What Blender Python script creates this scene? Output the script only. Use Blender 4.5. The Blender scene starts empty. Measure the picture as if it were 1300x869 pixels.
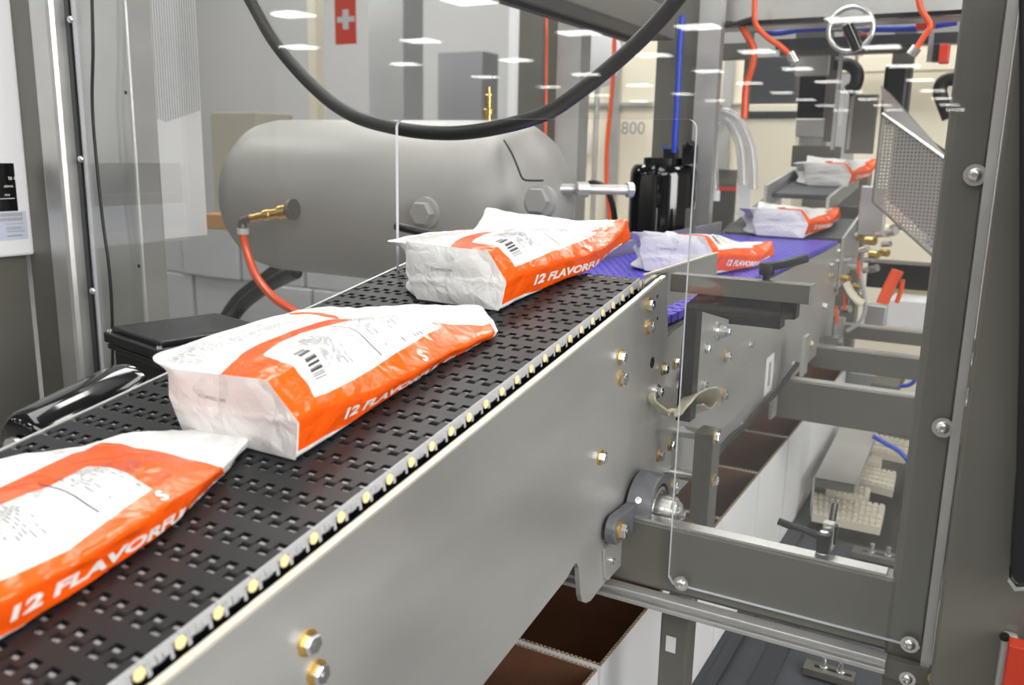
import bpy, math, random
import numpy as np
from mathutils import Vector, Matrix

random.seed(7)
SC = bpy.context.scene
COL = SC.collection

# ------------------------------------------------------------------ camera
FPX = 1117.0                                     # focal length in px of the 1300 px wide frame
_Y = np.array([640, 229.5, -FPX]); _Y /= np.linalg.norm(_Y)
_X = np.array([2050, -284.5, FPX]); _X -= _Y * _X.dot(_Y); _X /= np.linalg.norm(_X)
_Z = np.cross(_X, _Y)
CM = np.stack([_X, _Y, _Z], 1)                   # world -> camera
CAMPOS = np.array([0, 0, 1.6])
cam_data = bpy.data.cameras.new('camera')
cam = bpy.data.objects.new('camera', cam_data)
COL.objects.link(cam)
cam_data.sensor_width = 36.0
cam_data.lens = FPX * 36.0 / 1300.0
cam_data.clip_start = 0.02
cam_data.clip_end = 300
cam_data.dof.use_dof = True
cam_data.dof.focus_distance = 0.95
cam_data.dof.aperture_fstop = 8.0
R4 = Matrix(CM.T.tolist()).to_4x4()
cam.matrix_world = Matrix.Translation(CAMPOS.tolist()) @ R4
SC.camera = cam

# ------------------------------------------------------------------ world, view, lights
SC.view_settings.view_transform = 'Standard'
SC.view_settings.look = 'None'
SC.view_settings.gamma = 1
SC.view_settings.use_curve_mapping = False
SC.view_settings.exposure = .4
w = bpy.data.worlds.new('world'); SC.world = w; w.use_nodes = True
w.node_tree.nodes['Background'].inputs[0].default_value = (.8, .85, .9, 1)
w.node_tree.nodes['Background'].inputs[1].default_value = .3

def area_light(name, loc, size, energy, tgt, color=(1, .98, .95)):
    d = bpy.data.lights.new(name, 'AREA'); d.shape = 'RECTANGLE'
    d.size, d.size_y = size; d.energy = energy; d.color = color
    o = bpy.data.objects.new(name, d); COL.objects.link(o); o.location = loc
    v = Vector(tgt) - Vector(loc)
    o.rotation_euler = v.to_track_quat('-Z', 'Y').to_euler()
    return o

area_light('fill_over_belt', (-.9, .1, 3.6), (2.2, .8), 20, (-.5, .7, 1.4))  # local area light added to boost fill over the belt
area_light('fill_right_of_machine', (2.2, -.1, 2.4), (1.6, 1.6), 66, (-.33, .4, 1.3))  # added to brighten the side plate; no such source is seen
area_light('fill_behind_camera', (.8, -1.8, 3.2), (2.0, .8), 20, (-.5, .6, 1.3))  # unseen fill added behind the camera
area_light('fill_over_tank', (-1.8, 2.8, 3.8), (2.6, .8), 50, (-1.4, 2.4, 1.2))  # extra fill added above the tank and left background
area_light('fill_far_left', (-6, 5.5, 4.4), (3.0, 1.0), 70, (-7, 9, 1.5))  # added to lift the tone of the far left wall
area_light('fill_over_machine', (-.2, 3.6, 3.8), (2.4, .6), 20, (-.4, 3.2, 1.2))  # added area light, boosts fill over the rear machinery


# ------------------------------------------------------------------ measuring helper: the point a photo coordinate shows at a known depth plane
def at(px, py, X=None, Y=None, Z=None):
    r = CM.T @ np.array([px - 650, -(py - 434.5), -FPX])
    if X is not None: t = (X - CAMPOS[0]) / r[0]
    elif Y is not None: t = (Y - CAMPOS[1]) / r[1]
    else: t = (Z - CAMPOS[2]) / r[2]
    return Vector((CAMPOS + r * t).tolist())

# ------------------------------------------------------------------ materials
MATS = {}
def mat(name, col=(.5, .5, .5), rough=.5, metal=0., bump=0., bscale=60., var=0., vscale=8., emit=0., stretch=None, coat=0., spec=.5, trans=0.):
    if name in MATS: return MATS[name]
    m = bpy.data.materials.new(name); m.use_nodes = True; MATS[name] = m
    nt = m.node_tree; N = nt.nodes; L = nt.links
    b = N['Principled BSDF']
    b.inputs['Base Color'].default_value = (*col, 1)
    b.inputs['Roughness'].default_value = rough
    b.inputs['Metallic'].default_value = metal
    b.inputs['Coat Weight'].default_value = coat
    b.inputs['Specular IOR Level'].default_value = spec
    b.inputs['Transmission Weight'].default_value = trans
    if emit:
        b.inputs['Emission Color'].default_value = (*col, 1)
        b.inputs['Emission Strength'].default_value = emit
    if bump or var:
        tc = N.new('ShaderNodeTexCoord'); mp = N.new('ShaderNodeMapping')
        L.new(tc.outputs['Object'], mp.inputs[0])
        if stretch: mp.inputs['Scale'].default_value = stretch
    if var:
        n = N.new('ShaderNodeTexNoise'); n.inputs['Scale'].default_value = vscale; n.inputs['Detail'].default_value = 5
        L.new(mp.outputs[0], n.inputs['Vector'])
        r = N.new('ShaderNodeMapRange'); r.inputs[1].default_value = .3; r.inputs[2].default_value = .7
        r.inputs[3].default_value = 1 - var; r.inputs[4].default_value = 1 + var
        L.new(n.outputs['Fac'], r.inputs[0])
        mx = N.new('ShaderNodeVectorMath'); mx.operation = 'SCALE'; mx.inputs[0].default_value = col
        L.new(r.outputs[0], mx.inputs['Scale']); L.new(mx.outputs[0], b.inputs['Base Color'])
        r2 = N.new('ShaderNodeMapRange'); r2.inputs[1].default_value = .3; r2.inputs[2].default_value = .7
        r2.inputs[3].default_value = rough * .88; r2.inputs[4].default_value = min(1, rough * 1.15)
        L.new(n.outputs['Fac'], r2.inputs[0]); L.new(r2.outputs[0], b.inputs['Roughness'])
    if bump:
        n2 = N.new('ShaderNodeTexNoise'); n2.inputs['Scale'].default_value = bscale; n2.inputs['Detail'].default_value = 4
        L.new(mp.outputs[0], n2.inputs['Vector'])
        bp = N.new('ShaderNodeBump'); bp.inputs['Strength'].default_value = bump; bp.inputs['Distance'].default_value = .002
        L.new(n2.outputs['Fac'], bp.inputs['Height']); L.new(bp.outputs[0], b.inputs['Normal'])
    return m

STEEL = mat('brushed_steel', (.56, .56, .55), .42, .78, .12, 220, .07, 14, stretch=(1, .35, 1))
STEELD = mat('shaded_steel', (.170, .166, .147), .42, .5, .08, 300, .05, 6)  # stainless in shadow: shade put into a darker olive tone
STEELL = mat('bright_steel', (.72, .72, .70), .25, .95)
EDGE = mat('cream_reflection_edge', (.86, .82, .70), .35, .6)  # cream light reflected by the polished edge, put into the base colour
ZINC = mat('zinc_bolt', (.72, .73, .75), .22, 1.)
GOLD = mat('yellow_zinc_washer', (.72, .46, .13), .3, .9)
BLKP = mat('black_belt_plastic', (.014, .0145, .0155), .42, 0, .05, 400, spec=.25)
GREYP = mat('grey_link_edge', (.42, .43, .45), .45)
CREAM = mat('cream_pin', (.83, .68, .36), .45)
BLUEP = mat('blue_belt_plastic', (.075, .05, .50), .35)
BLACK = mat('black_plastic', (.012, .012, .014), .36, 0, .1, 120, spec=.3)
BLKR = mat('black_rubber', (.009, .009, .010), .45, 0, .06, 200)
BLKG = mat('gloss_black_paint', (.004, .004, .005), .12, 0, coat=.5)
TANK = mat('tank_grey_paint', (.36, .355, .34), .42, .1, .03, 90, .04, 5)
DKGREY = mat('dark_grey_plastic', (.035, .038, .045), .42)
CAST = mat('grey_cast_housing', (.13, .135, .15), .38, .2, .15, 300)
ORNG = mat('orange_tube', (.85, .10, .02), .3, coat=.3)
RED = mat('red_paint', (.75, .05, .02), .4)
BLUEC = mat('blue_cable', (.02, .06, .5), .4)
BRASS = mat('brass', (.80, .55, .20), .25, 1.)
WHITE = mat('white_plastic', (.72, .73, .75), .4)
WHITEB = mat('white_board', (.74, .745, .76), .55, 0, 0, 60, .03, 5)
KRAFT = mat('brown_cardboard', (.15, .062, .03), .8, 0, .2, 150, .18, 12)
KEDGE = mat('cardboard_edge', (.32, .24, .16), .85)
PAPER = mat('grey_white_paper', (.74, .745, .76), .6)
PINM = mat('grey_rod', (.40, .40, .39), .35, .3)
DARKBELT = mat('dark_grey_belt', (.055, .06, .07), .5, 0, .1, 80, .2, 10)
WALL = mat('pale_wall', (.62, .60, .55), .8, 0, 0, 10, .04, .6)
WALLG = mat('grey_wall', (.58, .58, .58), .8, 0, 0, 10, .05, .4)
CREAMW = mat('cream_panel', (.80, .74, .60), .6)
FLOORM = mat('grey_concrete', (.30, .30, .29), .45, 0, .05, 20, .08, 1.5)
CEIL = mat('ceiling_grey', (.40, .41, .42), .9)
GREYBOX = mat('pale_grey_case', (.42, .43, .44), .6, 0, 0, 10, .04, 4)
WOOD = mat('orange_brown_wood', (.42, .22, .09), .6)
PRINT = mat('dark_print', (.03, .03, .035), .5)
PRINTG = mat('grey_print', (.30, .30, .31), .5)
WPRINT = mat('white_print', (.85, .82, .78), .4)
BRAID = mat('tinned_braid', (.62, .58, .47), .45, .7, 1., 700)

def glassy(name, tint, haze, hcol, refl=1.0, rough=0.0):
    m = bpy.data.materials.new(name); m.use_nodes = True; nt = m.node_tree; N = nt.nodes; L = nt.links
    N.remove(N['Principled BSDF']); out = N['Material Output']
    tr = N.new('ShaderNodeBsdfTransparent'); tr.inputs[0].default_value = (*tint, 1)
    df = N.new('ShaderNodeBsdfDiffuse'); df.inputs[0].default_value = (*hcol, 1)
    m1 = N.new('ShaderNodeMixShader'); m1.inputs[0].default_value = haze
    L.new(tr.outputs[0], m1.inputs[1]); L.new(df.outputs[0], m1.inputs[2])
    gl = N.new('ShaderNodeBsdfGlossy'); gl.inputs['Roughness'].default_value = rough; gl.inputs[0].default_value = (refl, refl, refl, 1)
    fr = N.new('ShaderNodeFresnel'); geo = N.new('ShaderNodeNewGeometry')       # same reflectance on both faces of the thin sheet
    io = N.new('ShaderNodeMapRange'); io.inputs[3].default_value = 1.49; io.inputs[4].default_value = 1/1.49
    L.new(geo.outputs['Backfacing'], io.inputs[0]); L.new(io.outputs[0], fr.inputs[0])
    m2 = N.new('ShaderNodeMixShader'); L.new(fr.outputs[0], m2.inputs[0])
    L.new(m1.outputs[0], m2.inputs[1]); L.new(gl.outputs[0], m2.inputs[2])
    L.new(m2.outputs[0], out.inputs[0]); MATS[name] = m
    return m
ACRYL = glassy('clear_acrylic', (.975, .98, .975), .013, (.75, .76, .77))  # slight diffuse haze added to boost the panel's room reflections
ACEDGE = mat('acrylic_edge', (.55, .57, .62), .3)
CLEARH = glassy('clear_hose', (.90, .90, .90), .28, (.75, .76, .78))

# ------------------------------------------------------------------ mesh builder
class MB:
    def __init__(s): s.v = []; s.f = []
    def add(s, vs, fs):
        o = len(s.v); s.v += [tuple(p) for p in vs]; s.f += [tuple(i + o for i in f) for f in fs]; return s
    def box(s, a, b, rot=None, piv=None):
        x0, y0, z0 = a; x1, y1, z1 = b
        vs = [Vector(p) for p in [(x0,y0,z0),(x1,y0,z0),(x1,y1,z0),(x0,y1,z0),(x0,y0,z1),(x1,y0,z1),(x1,y1,z1),(x0,y1,z1)]]
        if rot is not None:
            c = Vector(piv) if piv is not None else sum(vs, Vector()) / 8
            vs = [c + rot @ (p - c) for p in vs]
        return s.add(vs, [(0,3,2,1),(4,5,6,7),(0,1,5,4),(1,2,6,5),(2,3,7,6),(3,0,4,7)])
    def lathe(s, prof, o, ax, n=20):
        ax = Vector(ax).normalized(); o = Vector(o)
        q = Vector((0, 0, 1)).rotation_difference(ax)
        vs = []; fs = []
        for r, h in prof:
            for k in range(n):
                t = 2 * math.pi * k / n
                vs.append(o + q @ Vector((r * math.cos(t), r * math.sin(t), h)))
        m = len(prof)
        for i in range(m - 1):
            for k in range(n):
                k2 = (k + 1) % n
                fs.append((i*n+k, i*n+k2, (i+1)*n+k2, (i+1)*n+k))
        fs.append(tuple(reversed(range(n)))); fs.append(tuple((m-1)*n + k for k in range(n)))
        return s.add(vs, fs)
    def cyl(s, p0, p1, r, n=20, r2=None):
        d = Vector(p1) - Vector(p0)
        return s.lathe([(r, 0), (r if r2 is None else r2, d.length)], p0, d, n)
    def tube(s, pts, r, n=10, sub=6, flat=1.0):
        P = [Vector(p) for p in pts]
        if sub > 1 and len(P) > 2:
            Q = []
            for i in range(len(P) - 1):
                p0 = P[max(i-1, 0)]; p1 = P[i]; p2 = P[i+1]; p3 = P[min(i+2, len(P)-1)]
                for k in range(sub):
                    f = k / sub
                    Q.append(.5*((2*p1)+(p2-p0)*f+(2*p0-5*p1+4*p2-p3)*f*f+(3*p1-p0-3*p2+p3)*f**3))
            P = Q + [P[-1]]
        vs = []; fs = []; up = None
        for i, p in enumerate(P):
            t = (P[min(i+1, len(P)-1)] - P[max(i-1, 0)]).normalized()
            if up is None: up = t.orthogonal().normalized()
            up = (up - t * up.dot(t)).normalized(); si = t.cross(up)
            for k in range(n):
                a = 2 * math.pi * k / n
                vs.append(p + up * (r * math.cos(a)) + si * (r * flat * math.sin(a)))
        for i in range(len(P) - 1):
            for k in range(n):
                k2 = (k + 1) % n
                fs.append((i*n+k, i*n+k2, (i+1)*n+k2, (i+1)*n+k))
        fs.append(tuple(reversed(range(n)))); fs.append(tuple((len(P)-1)*n + k for k in range(n)))
        return s.add(vs, fs)
    def prism(s, poly, axis, a, b):
        def mk(p, t):
            return {'X': (t, p[0], p[1]), 'Y': (p[0], t, p[1]), 'Z': (p[0], p[1], t)}[axis]
        n = len(poly)
        vs = [mk(p, a) for p in poly] + [mk(p, b) for p in poly]
        fs = [tuple(reversed(range(n))), tuple(range(n, 2*n))] + [(i, (i+1) % n, n + (i+1) % n, n + i) for i in range(n)]
        return s.add(vs, fs)
    def grid(s, rows):
        n = len(rows[0]); vs = [p for r in rows for p in r]
        return s.add(vs, [(i*n+j, i*n+j+1, (i+1)*n+j+1, (i+1)*n+j) for i in range(len(rows)-1) for j in range(n-1)])
    def build(s, name, m, parent=None, smooth=False, bevel=0, label=None, kind=None, local=False):
        me = bpy.data.meshes.new(name)
        if local: off = Vector((0, 0, 0))
        elif parent is not None:
            off = Vector((0, 0, 0)); q = parent
            while q is not None: off += q.location; q = q.parent
        else:
            a = np.array(s.v); off = Vector(((a[:,0].min()+a[:,0].max())/2, (a[:,1].min()+a[:,1].max())/2, a[:,2].min()))
        me.from_pydata([tuple(Vector(p) - off) for p in s.v], [], s.f)
        me.materials.append(m)
        import bmesh
        bm = bmesh.new(); bm.from_mesh(me); bmesh.ops.recalc_face_normals(bm, faces=bm.faces); bm.to_mesh(me); bm.free()
        if smooth:
            me.polygons.foreach_set('use_smooth', [True] * len(me.polygons))
            me.set_sharp_from_angle(angle=math.radians(38))
        me.update()
        o = bpy.data.objects.new(name, me); COL.objects.link(o)
        if parent is not None: o.parent = parent
        elif not local: o.location = off
        if bevel:
            bv = o.modifiers.new('Bevel', 'BEVEL'); bv.width = bevel; bv.segments = 2; bv.limit_method = 'ANGLE'; bv.angle_limit = math.radians(40)
        if label: o['label'] = label
        if kind: o['kind'] = kind
        return o

def tag(o, label, cat, group=None, kind=None):
    o['label'] = label; o['category'] = cat
    if group: o['group'] = group
    if kind: o['kind'] = kind
    return o
def thing(name, label, cat, loc=(0, 0, 0), group=None):
    o = bpy.data.objects.new(name, None); COL.objects.link(o); o.location = Vector(loc); o.empty_display_size = .05
    return tag(o, label, cat, group)
def struct(mb, name, m, **k):
    return mb.build(name, m, kind='structure', **k)
def dup(o, parent=None, loc=None):
    c = o.copy(); COL.objects.link(c); c.parent = parent
    if loc is not None: c.location = loc
    for ch in list(o.children): dup(ch, c)
    return c
def wloc(o):
    v = Vector((0, 0, 0))
    while o is not None: v += o.location; o = o.parent
    return v
def pbox(mb, x0, y0, x1, y1, Y, d):
    """box whose front lies at depth Y, between two measured corners, d deep"""
    ym = (y0 + y1) / 2; xm = (x0 + x1) / 2
    a = at(x0, ym, Y=Y).x; b = at(x1, ym, Y=Y).x; t = at(xm, y0, Y=Y).z; u = at(xm, y1, Y=Y).z
    return mb.box((a, Y, u), (b, Y + d, t))
def ptube(pts, Y, r, **k):
    return MB().tube([at(p[0], p[1], Y=(p[2] if len(p) > 2 else Y)) for p in pts], r, **k)

# bolts: head + washer, axis along +X
BOLT = {}
def bolt(parent, p, s=1.0, washer='gold', axis='X', name='bolt'):
    key = (washer, axis)
    if key not in BOLT:
        ax = {'X': (1, 0, 0), 'Y': (0, -1, 0)}[axis]
        mb = MB(); mb.lathe([(.0065, .0015), (.0065, .006), (.0058, .0067), (.0, .0067)][:3], (0, 0, 0), ax, 6)
        mb.lathe([(.0022, .0066), (.0022, .0072)], (0, 0, 0), ax, 12)
        h = mb.build('bolt', ZINC, local=True)
        wm = MB(); wm.lathe([(.0082, 0), (.0082, .0016)], (0, 0, 0), ax, 24)
        w_ = wm.build('washer', GOLD if washer == 'gold' else ZINC, local=True)
        BOLT[key] = (h.data, w_.data)
        bpy.data.objects.remove(h); bpy.data.objects.remove(w_)
    h, wd = BOLT[key]
    o = bpy.data.objects.new(name, h); COL.objects.link(o); o.parent = parent
    o.location = Vector(p) - wloc(parent); o.scale = (s, s, s)
    o.rotation_euler = ((random.random() if axis == 'X' else 0), (random.random() if axis == 'Y' else 0), 0)
    q = bpy.data.objects.new('washer', wd); COL.objects.link(q); q.parent = o
    return o
SCREW = []
def button_screw(parent, p, s=1.0, washer=True):
    """round headed screw facing the camera side (-Y)"""
    if not SCREW:
        mb = MB(); mb.lathe([(.0058, .0012), (.0055, .003), (.0042, .0045), (.0022, .005), (.0020, .0035)], (0, 0, 0), (0, -1, 0), 20)
        a = mb.build('screw', STEELL, smooth=True, local=True)
        wm = MB(); wm.lathe([(.009, 0), (.009, .0013)], (0, 0, 0), (0, -1, 0), 24)
        b = wm.build('washer', STEELL, local=True)
        SCREW.extend([a.data, b.data]); bpy.data.objects.remove(a); bpy.data.objects.remove(b)
    o = bpy.data.objects.new('screw', SCREW[0]); COL.objects.link(o); o.parent = parent
    o.location = Vector(p) - wloc(parent); o.scale = (s, s, s)
    if washer:
        q = bpy.data.objects.new('washer', SCREW[1]); COL.objects.link(q); q.parent = o
    return o
def text_mesh(body, size, bold=0.0, shear=0.0):
    cu = bpy.data.curves.new('t', 'FONT'); cu.body = body; cu.size = size; cu.offset = bold; cu.shear = shear
    cu.resolution_u = 3
    o = bpy.data.objects.new('t', cu); COL.objects.link(o)
    dg = bpy.context.evaluated_depsgraph_get(); me = bpy.data.meshes.new_from_object(o.evaluated_get(dg))
    vs = [tuple(v.co) for v in me.vertices]; fs = [tuple(p.vertices) for p in me.polygons]
    bpy.data.objects.remove(o); bpy.data.curves.remove(cu); bpy.data.meshes.remove(me)
    return vs, fs
def text_on(parent, body, size, origin, ex, ey, m, name='lettering', bold=0.0, shear=0.0, off=.0003, label=None):
    vs, fs = text_mesh(body, size, bold, shear)
    ex = Vector(ex); ey = Vector(ey); n = ex.cross(ey)
    mb = MB(); mb.add([Vector(origin) + ex * v[0] + ey * v[1] + n * off for v in vs], fs)
    return mb.build(name, m, parent, label=label)

# ================================================================== room shell
XL, XR, YB, YF, ZC = -30.0, 6.0, -72.0, 9.0, 5.06
struct(MB().box((XL, YB, -.1), (XR, YF, 0)), 'floor', FLOORM)
struct(MB().box((XL, YB, ZC), (XR, YF, ZC + .1)), 'ceiling', CEIL)
struct(MB().box((XL - .1, YB, 0), (XL, YF, ZC)), 'wall_left', WALLG)
struct(MB().box((XR, YB, 0), (XR + .1, YF, ZC)), 'wall_right', WALL)
struct(MB().box((XL, YF, 0), (XR, YF + .1, ZC)), 'wall_back', WALLG)
struct(MB().box((XL, YB - .1, 0), (XR, YB, ZC)), 'wall_front', WALLG)

# warehouse ceiling lights: rows running behind the camera, mirrored in the guard panels
LAMP = mat('lit_lamp_tube', (1, .98, .94), emit=11)
def ceiling_light(x, y):
    t = thing('ceiling_light', 'white strip light hung in rows under the warehouse ceiling', 'light', (x, y, ZC - .06), 'warehouse ceiling lights')
    b = MB().box((x-.56, y-.5, ZC-.04), (x+.56, y+.5, ZC)).build('housing', WHITE, t)
    d = MB().box((x-.53, y-.46, ZC-.06), (x+.53, y+.46, ZC-.041)).build('diffuser', LAMP, t)
    return t
lamp0 = None
LXY = []
for yv in (18.5, 24.5, 30.8, 37.2, 43.8, 50.6, 57.0, 63.5, 69.8):
    for xv in (-4.1, -8.0, -11.6, -17.2, -22.4):
        if yv > 60 and xv < -13: continue
        LXY.append((xv, 1.68 - yv))
for yv in (6.5, 12.5):
    for xv in (3.5, -1, -5, -9, -14): LXY.append((xv, 1.68 - yv))
for xv in (-9, -5, -1, 2.5):
    for yv in (1.5, 6.0): LXY.append((xv, yv))
for yv in (30.8, 37.2, 43.8): LXY.append((0.2, 1.68 - yv))
for i, (x, y) in enumerate(LXY):
    if i == 0: lamp0 = ceiling_light(x, y)
    else: dup(lamp0, None, (x, y, ZC - .06))

# ================================================================== inclined infeed conveyor
SL = .1748
def bz(y): return 1.3544 + SL * (y - .247)
PX = -.331
def P(x, y, X=PX): p = at(x, y, X=X); return (p.y, p.z)
conv = thing('belt_conveyor', 'inclined stainless conveyor with black interlocking plastic belt in the foreground', 'conveyor', (-.48, .4, 0))
top = [P(845, 351), P(758, 422), P(640, 517), P(483, 640), P(320, 776)]
y0, z0 = top[-1]; y1, z1 = top[1]; sl = (z1 - z0) / (y1 - y0)
near = (-.25, z0 + sl * (-.25 - y0))
b0 = P(613, 869); b1 = P(720, 733); sb = (b1[1] - b0[1]) / (b1[0] - b0[0])
bot = (-.25, b0[1] + sb * (-.25 - b0[0]))
poly = [near, top[4], top[2], top[1], P(838, 354), P(845, 352), P(847, 356), P(848, 430), P(846, 448), P(842, 456), P(836, 464), P(834, 478), P(832, 560), P(829, 610),
        P(829, 676), P(822, 693), P(814, 704), P(803, 705), P(798, 704), P(770, 736), P(750, 762), P(744, 765), P(739, 763), P(737, 755), P(735, 722), P(733, 715), P(730, 715), P(726, 722), b1, b0, bot]
MB().prism(poly, 'X', PX - .005, PX).build('side_plate', STEEL, conv)
# polished top edge of the plate, cream reflected light put into its colour
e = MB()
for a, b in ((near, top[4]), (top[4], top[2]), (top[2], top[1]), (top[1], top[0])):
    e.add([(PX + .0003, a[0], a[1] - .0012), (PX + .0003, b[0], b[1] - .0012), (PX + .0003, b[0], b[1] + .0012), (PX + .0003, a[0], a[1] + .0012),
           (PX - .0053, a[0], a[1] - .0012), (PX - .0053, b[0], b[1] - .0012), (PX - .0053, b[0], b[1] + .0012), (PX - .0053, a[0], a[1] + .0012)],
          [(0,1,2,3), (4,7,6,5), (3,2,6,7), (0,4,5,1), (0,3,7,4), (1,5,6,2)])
e.build('reflecting_edge', EDGE, conv, label='polished top edge of the side plate, cream reflection in its colour')
# far side rail, slider bed, return side
def ramp(mb, x0, x1, ya, yb, d0, d1):
    return mb.add([(x0,ya,bz(ya)+d0),(x1,ya,bz(ya)+d0),(x1,yb,bz(yb)+d0),(x0,yb,bz(yb)+d0),(x0,ya,bz(ya)+d1),(x1,ya,bz(ya)+d1),(x1,yb,bz(yb)+d1),(x0,yb,bz(yb)+d1)],
                  [(0,3,2,1),(4,5,6,7),(0,1,5,4),(1,2,6,5),(2,3,7,6),(3,0,4,7)])
ramp(MB(), -.641, -.637, -.2, .90, -.16, -.001).build('far_side_plate', STEEL, conv)
ramp(MB(), -.634, -.345, -.2, .88, -.03, -.018).build('slider_bed', BLACK, conv)
MB().cyl((-.63, .885, bz(.885) - .03), (-.35, .885, bz(.885) - .03), .022).build('nose_roller', BLACK, conv, smooth=True)
# belt: interlocking modules with cream hinge pins
PITCH = .0254; BW = (-.632, -.342); SP = .01450
ang = math.atan(SL)
mm = MB()
def finger(mb, x0, x1, ya, yb, sgn):
    """finger from the spine (ya) to its tip (yb), tip edge chamfered"""
    t = .0012 * sgn
    mb.add([(x0,ya,0),(x1,ya,0),(x1,yb-t,0),(x0,yb-t,0),(x1,yb,-.0012),(x0,yb,-.0012),(x1,yb,-.009),(x0,yb,-.009),(x0,ya,-.009),(x1,ya,-.009)],
           [(0,1,2,3),(3,2,4,5),(5,4,6,7),(0,3,5,7,8),(1,9,6,4,2)])
mm.box((BW[0], -.0060, -.010), (BW[1], .0060, 0)); lg = MB()
k = 0; x = BW[1]
while x - SP > BW[0]:
    finger(mm, x - SP/2 + .0006, x - .0002, .0060, .0149, 1); lg.box((x - SP/2 + .0008, .0150, -.009), (x - .0006, .0172, -.0014))
    finger(mm, x - SP, x - SP/2 - .0004, -.0060, -.0149, -1); lg.box((x - SP + .0006, -.0193, -.009), (x - SP/2 - .0008, -.0171, -.0014))
    x -= SP
mod0 = mm.build('belt_module', BLKP, local=True)
lg0 = lg.build('streak_ledge', mat('grey_streak_ledge', (.26, .26, .265), .3), local=True); ledge_me = lg0.data; bpy.data.objects.remove(lg0)  # added ledges; their paler grey paints the light streaks in the slots
mod_me = mod0.data; bpy.data.objects.remove(mod0)
pm = MB(); pm.cyl((BW[0] - .001, PITCH/2, -.0060), (BW[1] + .0006, PITCH/2, -.0060), .0038, 16)
pin0 = pm.build('hinge_pin', PINM, local=True, smooth=True); pin_me = pin0.data; bpy.data.objects.remove(pin0)
cm_ = MB(); cm_.cyl((BW[1], PITCH/2, -.0060), (BW[1] + .0014, PITCH/2, -.0060), .0037, 18)
cap0 = cm_.build('pin_head', CREAM, local=True, smooth=True); cap_me = cap0.data; bpy.data.objects.remove(cap0)
el = MB()
X0, X1 = BW[1], BW[1] + .0008
el.box((X0, -.0125, -.0036), (X1, .0125, .0001)); el.box((X0, -.0068, -.0078), (X1, .0066, -.0036))
el.box((X0, -.0085, -.0120), (X1, -.0060, -.0030)); el.box((X0, .0058, -.0120), (X1, .0080, -.0030))
el.box((X0, -.0030, -.0085), (X1, -.0014, -.0030)); el.box((X0, -.0030, -.0085), (X1, .0026, -.0071)); el.box((X0, .0012, -.0085), (X1, .0026, -.0042))
lk0 = el.build('edge_link', GREYP, local=True); link_me = lk0.data; bpy.data.objects.remove(lk0)
def belt_row(parent, y, z, a, material=None, pins=True):
    p = Vector((0, y, z)) - wloc(parent)
    o = bpy.data.objects.new('belt_module', mod_me); COL.objects.link(o); o.parent = parent; o.location = p; o.rotation_euler = (a, 0, 0)
    if material:
        o.material_slots[0].link = 'OBJECT'; o.material_slots[0].material = material
    if pins:
        for me, nm in ((ledge_me, 'streak_ledge'), (pin_me, 'hinge_pin'), (cap_me, 'pin_head'), (link_me, 'edge_link')):
            c = bpy.data.objects.new(nm, me); COL.objects.link(c); c.parent = parent; c.location = p; c.rotation_euler = (a, 0, 0)
dy = PITCH * math.cos(ang)
yy = .247 + dy / 2
rows = [yy + dy * i for i in range(-12, 26)]
rows = [y for y in rows if y < .912]
for y in rows: belt_row(conv, y, bz(y), ang)
# the belt bends down over the nose
belt_row(conv, rows[-1] + .0215, bz(rows[-1]) - .0035, ang - .55)
belt_row(conv, rows[-1] + .034, bz(rows[-1]) - .022, ang - 1.35)

for px, py in ((390, 815), (401, 853), (787, 453), (788, 480), (762, 580), (823, 387), (823, 415)):
    bolt(conv, at(px, py, X=PX), 1.0)
h = MB()
for px, py, r in ((834.5, 376, .0022), (834.5, 404, .0022)):
    p = at(px, py, X=PX); h.cyl(p, p + Vector((.0004, 0, 0)), r, 12)
h.build('screw_hole', BLACK, conv)
p = at(828, 460, X=PX); MB().cyl(p, p + Vector((.0004, 0, 0)), .0065, 20).build('round_hole', BLACK, conv)
# small overlapping cover plate with a screw below the bearing
q = [P(768, 697, PX+.004), P(772, 691, PX+.004), P(828, 640, PX+.004), P(830, 668, PX+.004), P(806, 697, PX+.004), P(772, 736, PX+.004), P(770, 735, PX+.004)]
MB().prism(q, 'X', PX + .0005, PX + .004).build('cover_plate', STEEL, conv)
p = at(776, 711, X=PX + .004); MB().lathe([(.004, 0), (.0038, .003), (.002, .0032), (.0018, .002)], p, (1, 0, 0), 16).build('socket_screw', STEELL, conv)
# splice plate behind the plate end with bolts
for px, py in ((841.5, 468), (856.5, 461), (850, 564), (836, 578), (828, 680), (843, 665)):
    bolt(conv, at(px, py, X=PX + .001), .95)

# flanged bearing on the tail shaft
brg = thing('flange_bearing', 'dark grey two-bolt flange bearing with shaft end on the side plate', 'bearing', at(811, 642, X=PX + .004))
c = wloc(brg); cy, cz = c.y - .004, c.z + .003
fl = []
for k in range(40):
    t = 2 * math.pi * k / 40
    r = .036
    fl.append((cy + r * math.cos(t), cz + r * math.sin(t)))
q = at(785, 672, X=PX + .014); dv = Vector((q.y - cy, q.z - cz)); L_ = dv.length; dv.normalize(); nv = Vector((-dv.y, dv.x))
def loz(r0, r1, L):
    pts = []
    a0 = math.acos((r0 - r1) / L)
    for sgn in (1, -1):
        base = math.atan2(dv.y * sgn, dv.x * sgn)
        for k in range(9):
            t = base - a0 + 2 * a0 * k / 8
            pts.append((cy + dv.x * sgn * L + r1 * math.cos(t), cz + dv.y * sgn * L + r1 * math.sin(t)))
    return pts
MB().prism(loz(.036, .016, L_), 'X', PX + .0042, PX + .016).build('flange', CAST, brg, bevel=.002)
MB().lathe([(.0405, 0), (.040, .022), (.0375, .026), (.030, .026), (.028, .020)], (PX + .0045, cy, cz), (1, 0, 0), 40).build('housing', CAST, brg, smooth=True)
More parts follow.
